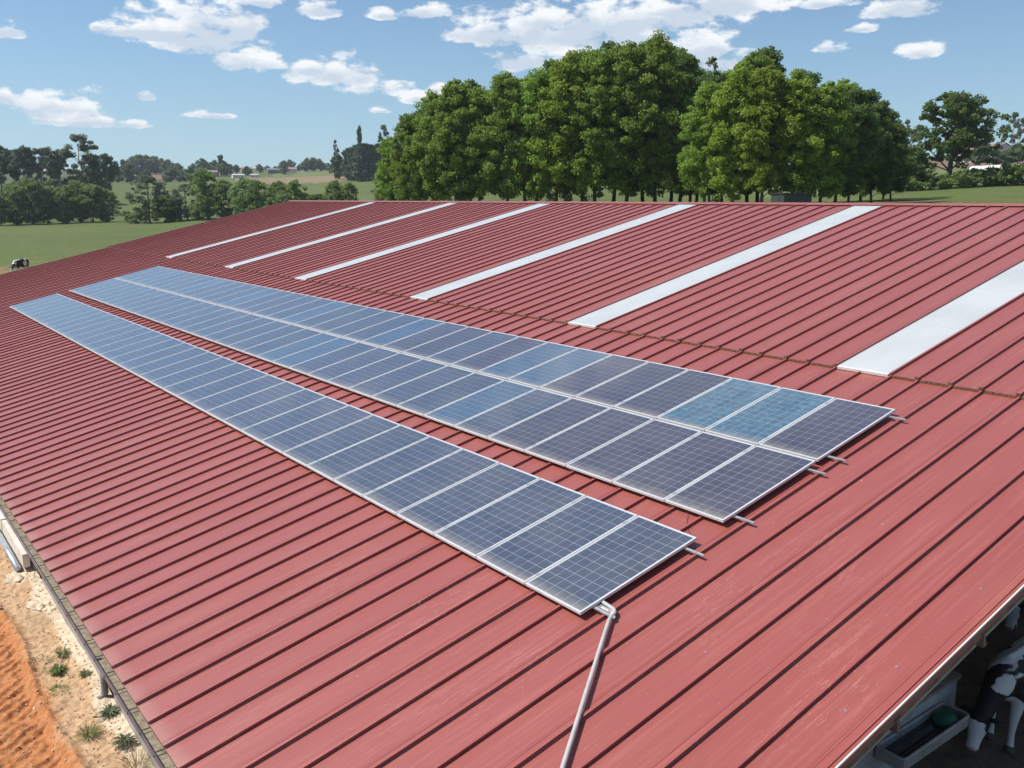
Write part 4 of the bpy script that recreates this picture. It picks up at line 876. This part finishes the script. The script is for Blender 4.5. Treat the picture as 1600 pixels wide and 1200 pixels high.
# ------------------------------------------------------------------ barn interior seen under the near gable
def build_inside():
    m = Mat('wet_grooved_concrete', .55, .4); w = m.N.new('ShaderNodeTexWave'); w.inputs['Scale'].default_value = 6; w.inputs['Distortion'].default_value = 1.2; w.inputs['Detail'].default_value = 2; m.L.new(m.vec('pos', (1, 1, 0), (0, 0, .5)), w.inputs[0])
    n = m.noise(m.vec('pos'), 2.2, 5, .65); c = m.mix(m.ramp(n, .3, .7), (.12, .075, .046), (.23, .155, .10)); c = m.mix(m.math('MULTIPLY', w.outputs['Fac'], .5), c, (.05, .032, .02)); m.set('Base Color', c); m.bump(w.outputs['Fac'], .6, .02)
    b = MB(); b.box((-3.79, -14, -3.6), (XR+23, 51, -3.2)); tag(b.obj('barn_floor', [m.m]), 'dark grooved dirty concrete floor of the cattle yard', None, None, 'structure')
    # low white wall with water trough
    mw = Mat('limewashed_concrete', .85, .2); n = mw.noise(mw.vec('pos'), 3, 5, .65); mw.set('Base Color', mw.mix(mw.ramp(n, .35, .75), (.46, .46, .46), (.28, .27, .25)))
    b = MB(); b.box((1.2, -1.40, -3.2), (6.05, -1.22, -2.26)); Wl = b.obj('low_wall', [mw.m]); tag(Wl, 'low whitewashed concrete wall under the near gable, behind the water trough', 'wall')
    b = MB(); b.box((1.2, -1.43, -2.258), (6.10, -1.19, -2.20)); b.obj('coping', [m_simple('tan_coping', (.30, .235, .18), .9, .2, 3)], Wl)
    M_TR = m_simple('dull_galvanised_steel', (.36, .33, .29), .5, .2, 6, .2)
    T = empty('water_trough', (4.85, -1.62, -2.6)); tag(T, 'rectangular galvanised water trough with rounded lip and green float cover', 'trough')
    b = MB(); x0, x1, y0, y1, z0, z1 = -.95, .75, -.20, .19, -.03, .13; t = .014
    b.box((x0, y0, z0), (x1, y1, z0+t)); b.box((x0, y0, z0+t), (x0+t, y1, z1)); b.box((x1-t, y0, z0+t), (x1, y1, z1)); b.box((x0+t, y0, z0+t), (x1-t, y0+t, z1)); b.box((x0+t, y1-t, z0+t), (x1-t, y1, z1)); b.obj('basin', [M_TR], T)
    b = MB(); c = []; rr = .07
    for cx, cy, a0 in ((x1-rr, y1-rr, 0), (x0+rr, y1-rr, 90), (x0+rr, y0+rr, 180), (x1-rr, y0+rr, 270)):
        for k in range(5): a = rad(a0+k*22.5); c.append((cx+rr*math.cos(a), cy+rr*math.sin(a), z1+.004))
    c.append(c[0]); b.tube(c, .024, 8, caps=False); b.obj('rim', [M_TR], T, smooth=True)
    b = MB(); b.box((x0+t+.001, y0+t+.001, -.012), (x1-t-.001, y1-t-.001, .035)); wm = Mat('trough_water', .06, .5); wm.set('Base Color', (.03, .03, .028)); b.obj('water', [wm.m], T)
    bm = bmesh.new(); bmesh.ops.create_uvsphere(bm, u_segments=20, v_segments=12, radius=.17); me = bpy.data.meshes.new('float_cover'); 
    for v in bm.verts: v.co.z = max(v.co.z*.75, -.03); v.co.x *= 1.15
    bm.to_mesh(me); bm.free(); me.materials.append(m_simple('green_plastic', (.015, .12, .06), .45, .2, 6)); o = link('float_cover', me, (), T, (.48, 0, .06)); [setattr(q, 'use_smooth', True) for q in me.polygons]
build_inside()
# ------------------------------------------------------------------ cows
def m_cow(seed, bias, whiteface=True):
    m = Mat('cow_coat_'+str(seed), .6, .3); mp = m.N.new('ShaderNodeMapping'); mp.inputs['Location'].default_value = (seed*3.1, seed*1.7, 0); m.L.new(m.tc.outputs['Object'], mp.inputs[0])
    n = m.noise(mp.outputs[0], 1.55, 2.5, .45, .35)
    f = m.math('ADD', n, m.attr('white')); f = m.math('ADD', f, bias)
    hair = m.noise(m.vec('obj'), 40, 3); wh = m.mix(hair, (.62, .58, .53), (.74, .71, .67)); bk = m.mix(hair, (.010, .009, .009), (.024, .022, .021))
    c = m.mix(m.ramp(f, .495, .515), bk, wh); c = m.mix(m.math('MULTIPLY', m.attr('pink'), .8), c, (.50, .32, .28)); m.set('Base Color', c); m.bump(m.noise(m.vec('obj', (1, 1, .6)), 70, 3), .15, .004); return m.m
def cow_body(name, head_down=.0, stride=.12, seed=0):
    b = MB()
    def loft(secs, n=20):               # (x, y, z, half width, half height, tilt)
        vs = []; fs = []
        for (x, y, z, w, h, tl) in secs:
            for k in range(n):
                a = 2*math.pi*k/n; yy = math.cos(a)*w; zz = math.sin(a)*h
                vs.append((x-math.sin(tl)*zz, y+yy, z+math.cos(tl)*zz))
        m = len(secs)
        for i in range(m-1):
            for k in range(n): fs.append((i*n+k, i*n+(k+1) % n, (i+1)*n+(k+1) % n, (i+1)*n+k))
        fs.append(tuple(range(n))[::-1]); fs.append(tuple(range((m-1)*n, m*n))); b.add(vs, fs)
    # trunk, facing +x; withers 1.40 m
    loft([(-1.02, 0, 1.14, .06, .10, 0), (-.96, 0, 1.12, .20, .22, 0), (-.80, 0, 1.10, .27, .29, 0), (-.55, 0, 1.04, .31, .35, 0), (-.25, 0, .98, .36, .40, 0), (.05, 0, .96, .37, .41, 0), (.35, 0, .99, .32, .38, 0), (.60, 0, 1.04, .26, .34, 0), (.78, 0, 1.08, .19, .27, 0), (.90, 0, 1.09, .10, .16, 0)])
    b.tube([(-.92, 0, 1.38), (-.4, 0, 1.385), (.2, 0, 1.355), (.62, 0, 1.36)], [.05, .05, .045, .05], 10)       # backbone line
    for s in (-1, 1): b.tube([(-.62, s*.24, 1.30), (-.74, s*.22, 1.30)], [.07, .05], 10)                       # hip bones
    nz = 1.16; hd = head_down
    P0 = Vector((.66, 0, 1.14)); ang = .35-hd; P2 = P0+Vector((math.cos(ang), 0, math.sin(ang)))*.74; P1 = P0.lerp(P2, .5)+Vector((0, 0, .04))
    b.tube([P0, P1, P2], [.235, .165, .125], 14)
    hdang = ang-.75+(.25 if hd > .5 else 0); D = Vector((math.cos(hdang), 0, math.sin(hdang))); U_ = Vector((-D.z, 0, D.x))
    base = P2-D*.02; L = .50
    secs = [(0, .135, .15, .0), (.08, .14, .155, 0), (.18, .125, .145, -.005), (.30, .095, .115, -.012), (.40, .082, .090, -.015), (.47, .088, .085, -.018), (.515, .06, .06, -.02)]
    vs = []; fs = []; n = 16
    for (d, w, h, o) in secs:
        c = base+D*d+U_*o
        for k in range(n): a = 2*math.pi*k/n; vs.append(c+Vector((0, 1, 0))*math.cos(a)*w+U_*math.sin(a)*h)
    for i in range(len(secs)-1):
        for k in range(n): fs.append((i*n+k, i*n+(k+1) % n, (i+1)*n+(k+1) % n, (i+1)*n+k))
    fs.append(tuple(range(n))[::-1]); fs.append(tuple(range((len(secs)-1)*n, len(secs)*n))); b.add(vs, fs)
    for s in (-1, 1):                                                                                          # ears
        e0 = base+D*.03+U_*.05+Vector((0, s*.11, 0)); b.tube([e0, e0+Vector((0, s*.10, 0))-D*.02-U_*.01, e0+Vector((0, s*.19, 0))-D*.03-U_*.05], [.025, .048, .012], 8)
    st = stride
    for s in (-1, 1):                                                                                          # legs
        f = st*s; b.tube([(.56, s*.17, .95), (.55+f*.3, s*.185, .72), (.56+f*.8, s*.17, .46), (.56+f, s*.165, .26), (.56+f, s*.165, .12), (.58+f, s*.165, .0)], [.135, .095, .062, .044, .050, .062], 12)
        g = -st*s; b.tube([(-.66, s*.18, 1.02), (-.58+g*.3, s*.20, .78), (-.74+g*.7, s*.17, .54), (-.80+g, s*.16, .46), (-.76+g, s*.16, .22), (-.75+g, s*.16, .11), (-.73+g, s*.16, .0)], [.17, .135, .075, .062, .045, .050, .062], 12)
    b.tube([(-.48, 0, .70), (-.48, 0, .56), (-.46, 0, .52)], [.16, .15, .06], 12)                              # udder
    b.tube([(-1.0, 0, 1.30), (-1.10, 0, 1.18), (-1.11, .02, .85), (-1.09, .02, .62)], [.035, .028, .020, .018], 8); b.tube([(-1.09, .02, .64), (-1.09, .02, .48), (-1.09, .02, .40)], [.02, .045, .015], 8)
    me = b.mesh('tmp'); o = bpy.data.objects.new('tmp', me); COL.objects.link(o)
    r = o.modifiers.new('r', 'REMESH'); r.mode = 'VOXEL'; r.voxel_size = .019; r.use_smooth_shade = True
    s_ = o.modifiers.new('s', 'SMOOTH'); s_.factor = .5; s_.iterations = 9
    dg = bpy.context.evaluated_depsgraph_get(); me2 = bpy.data.meshes.new_from_object(o.evaluated_get(dg)); bpy.data.objects.remove(o)
    co = np.empty(len(me2.vertices)*3, np.float32); me2.vertices.foreach_get('co', co); co = co.reshape(-1, 3)
    hp = (co-np.array(base))@np.array(D); hu = (co-np.array(base))@np.array(U_); near = (np.abs(co[:, 1]) < .17) & (hp > .0) & (np.linalg.norm(co-np.array(base+D*.25), axis=1) < .42) & (co[:, 0] > .6)
    w = np.zeros(len(co)); w[near & (np.abs(co[:, 1]) < .115) & (hp > .10)] = .6; w[near & (np.abs(co[:, 1]) >= .115)] = -.6; w[(co[:, 0] > .7) & (hp < .10) & (hp > -.35) & (np.abs(hu) < .3)] = -.28
    w[(co[:, 2] < .52) & (co[:, 0] < .95)] += .5; tl_ = np.clip((co[:, 2]-1.18)/.2, 0, 1)*(co[:, 0] < .8); w += .07*tl_-.035*(co[:, 2] > .55)*(co[:, 0] < .8)
    pk = np.zeros(len(co)); pk[near & (hp > .47)] = 1; pk[(np.abs(co[:, 0]+.47) < .15) & (co[:, 2] < .64) & (np.abs(co[:, 1]) < .16) & (co[:, 2] > .5)] = 1
    for nm, arr in (('white', w), ('pink', pk)): a = me2.attributes.new(nm, 'FLOAT', 'POINT'); a.data.foreach_set('value', arr.astype(np.float32))
    me2.name = 'body'
    return me2, base, D, U_
def add_cow(loc, heading, hd, seed, bias, label, scale=1.0, stride=.12):
    me, base, D, U_ = cow_body('cow', hd, stride, seed); mat = m_cow(seed, bias); me.materials.append(mat)
    for q in me.polygons: q.use_smooth = True
    C_ = empty('cow', loc, heading); C_.scale = (scale,)*3; tag(C_, label, 'cow', None); link('body', me, (), C_)
    eye = Mat('cow_eye', .1, .6); eye.set('Base Color', (.01, .008, .006))
    for s in (-1, 1):
        bm = bmesh.new(); bmesh.ops.create_icosphere(bm, subdivisions=2, radius=.022); m2 = bpy.data.meshes.new('eye'); bm.to_mesh(m2); bm.free(); m2.materials.append(eye.m); p = base+D*.15+U_*.045+Vector((0, s*.115, 0)); link('eye', m2, (), C_, p)
    hm = m_simple('hoof_horn', (.06, .05, .04), .6, .2, 5); h = MB(); st = stride
    for s in (-1, 1):
        for (x, y) in ((.58+st*s, s*.165), (-.73-st*s, s*.16)): 
            h = MB(); h.tube([(x-.01, y, .075), (x+.012, y, .0)], [.062, .078], 12); h.obj('hoof', [hm], C_)
    for s in (-1,):
        t = MB(); e0 = base+D*.015+U_*.03+Vector((0, s*.22, 0)); t.box(tuple(e0-Vector((.004, .025, .03))), tuple(e0+Vector((.004, .025, .03)))); t.obj('ear_tag', [m_simple('yellow_tag', (.65, .50, .03), .5, .05, 5)], C_)
    return C_
# heading angle: local +x turned to world
add_cow((7.02, -1.90, -3.2), rad(180), .98, 3, .03, 'black and white cow with white face lowered beside the water trough', 1.0, .06)
add_cow((8.95, -1.72, -3.2), rad(-6), .3, 5, .12, 'mostly white-backed smaller cow behind the cow at the trough', .90, .08)
add_cow((10.8, -.45, -3.2), rad(190), .75, 8, .03, 'black and white cow deeper in the barn with yellow ear tag', 1.0, .14)
p = at(21, 100); add_cow((p.x, p.y, p.z), math.pi/2-bearing(34)+rad(180-38), 1.05, 9, -.01, 'black and white spotted cow grazing alone beyond the far end of the barn', 1.0, .10)

# ------------------------------------------------------------------ thin summer haze
def build_haze():
    b = MB(); b.box((-1500, -1500, -90), (1500, 1500, 95)); m = bpy.data.materials.new('thin_haze'); m.use_nodes = True; N = m.node_tree.nodes; N.clear()
    v = N.new('ShaderNodeVolumePrincipled'); v.inputs['Color'].default_value = (.82, .90, 1, 1); v.inputs['Density'].default_value = .00016; v.inputs['Anisotropy'].default_value = .2
    o = N.new('ShaderNodeOutputMaterial'); m.node_tree.links.new(v.outputs[0], o.inputs['Volume'])
    tag(b.obj('haze', [m]), 'thin pale summer haze over the whole landscape', None, None, 'stuff')
build_haze()
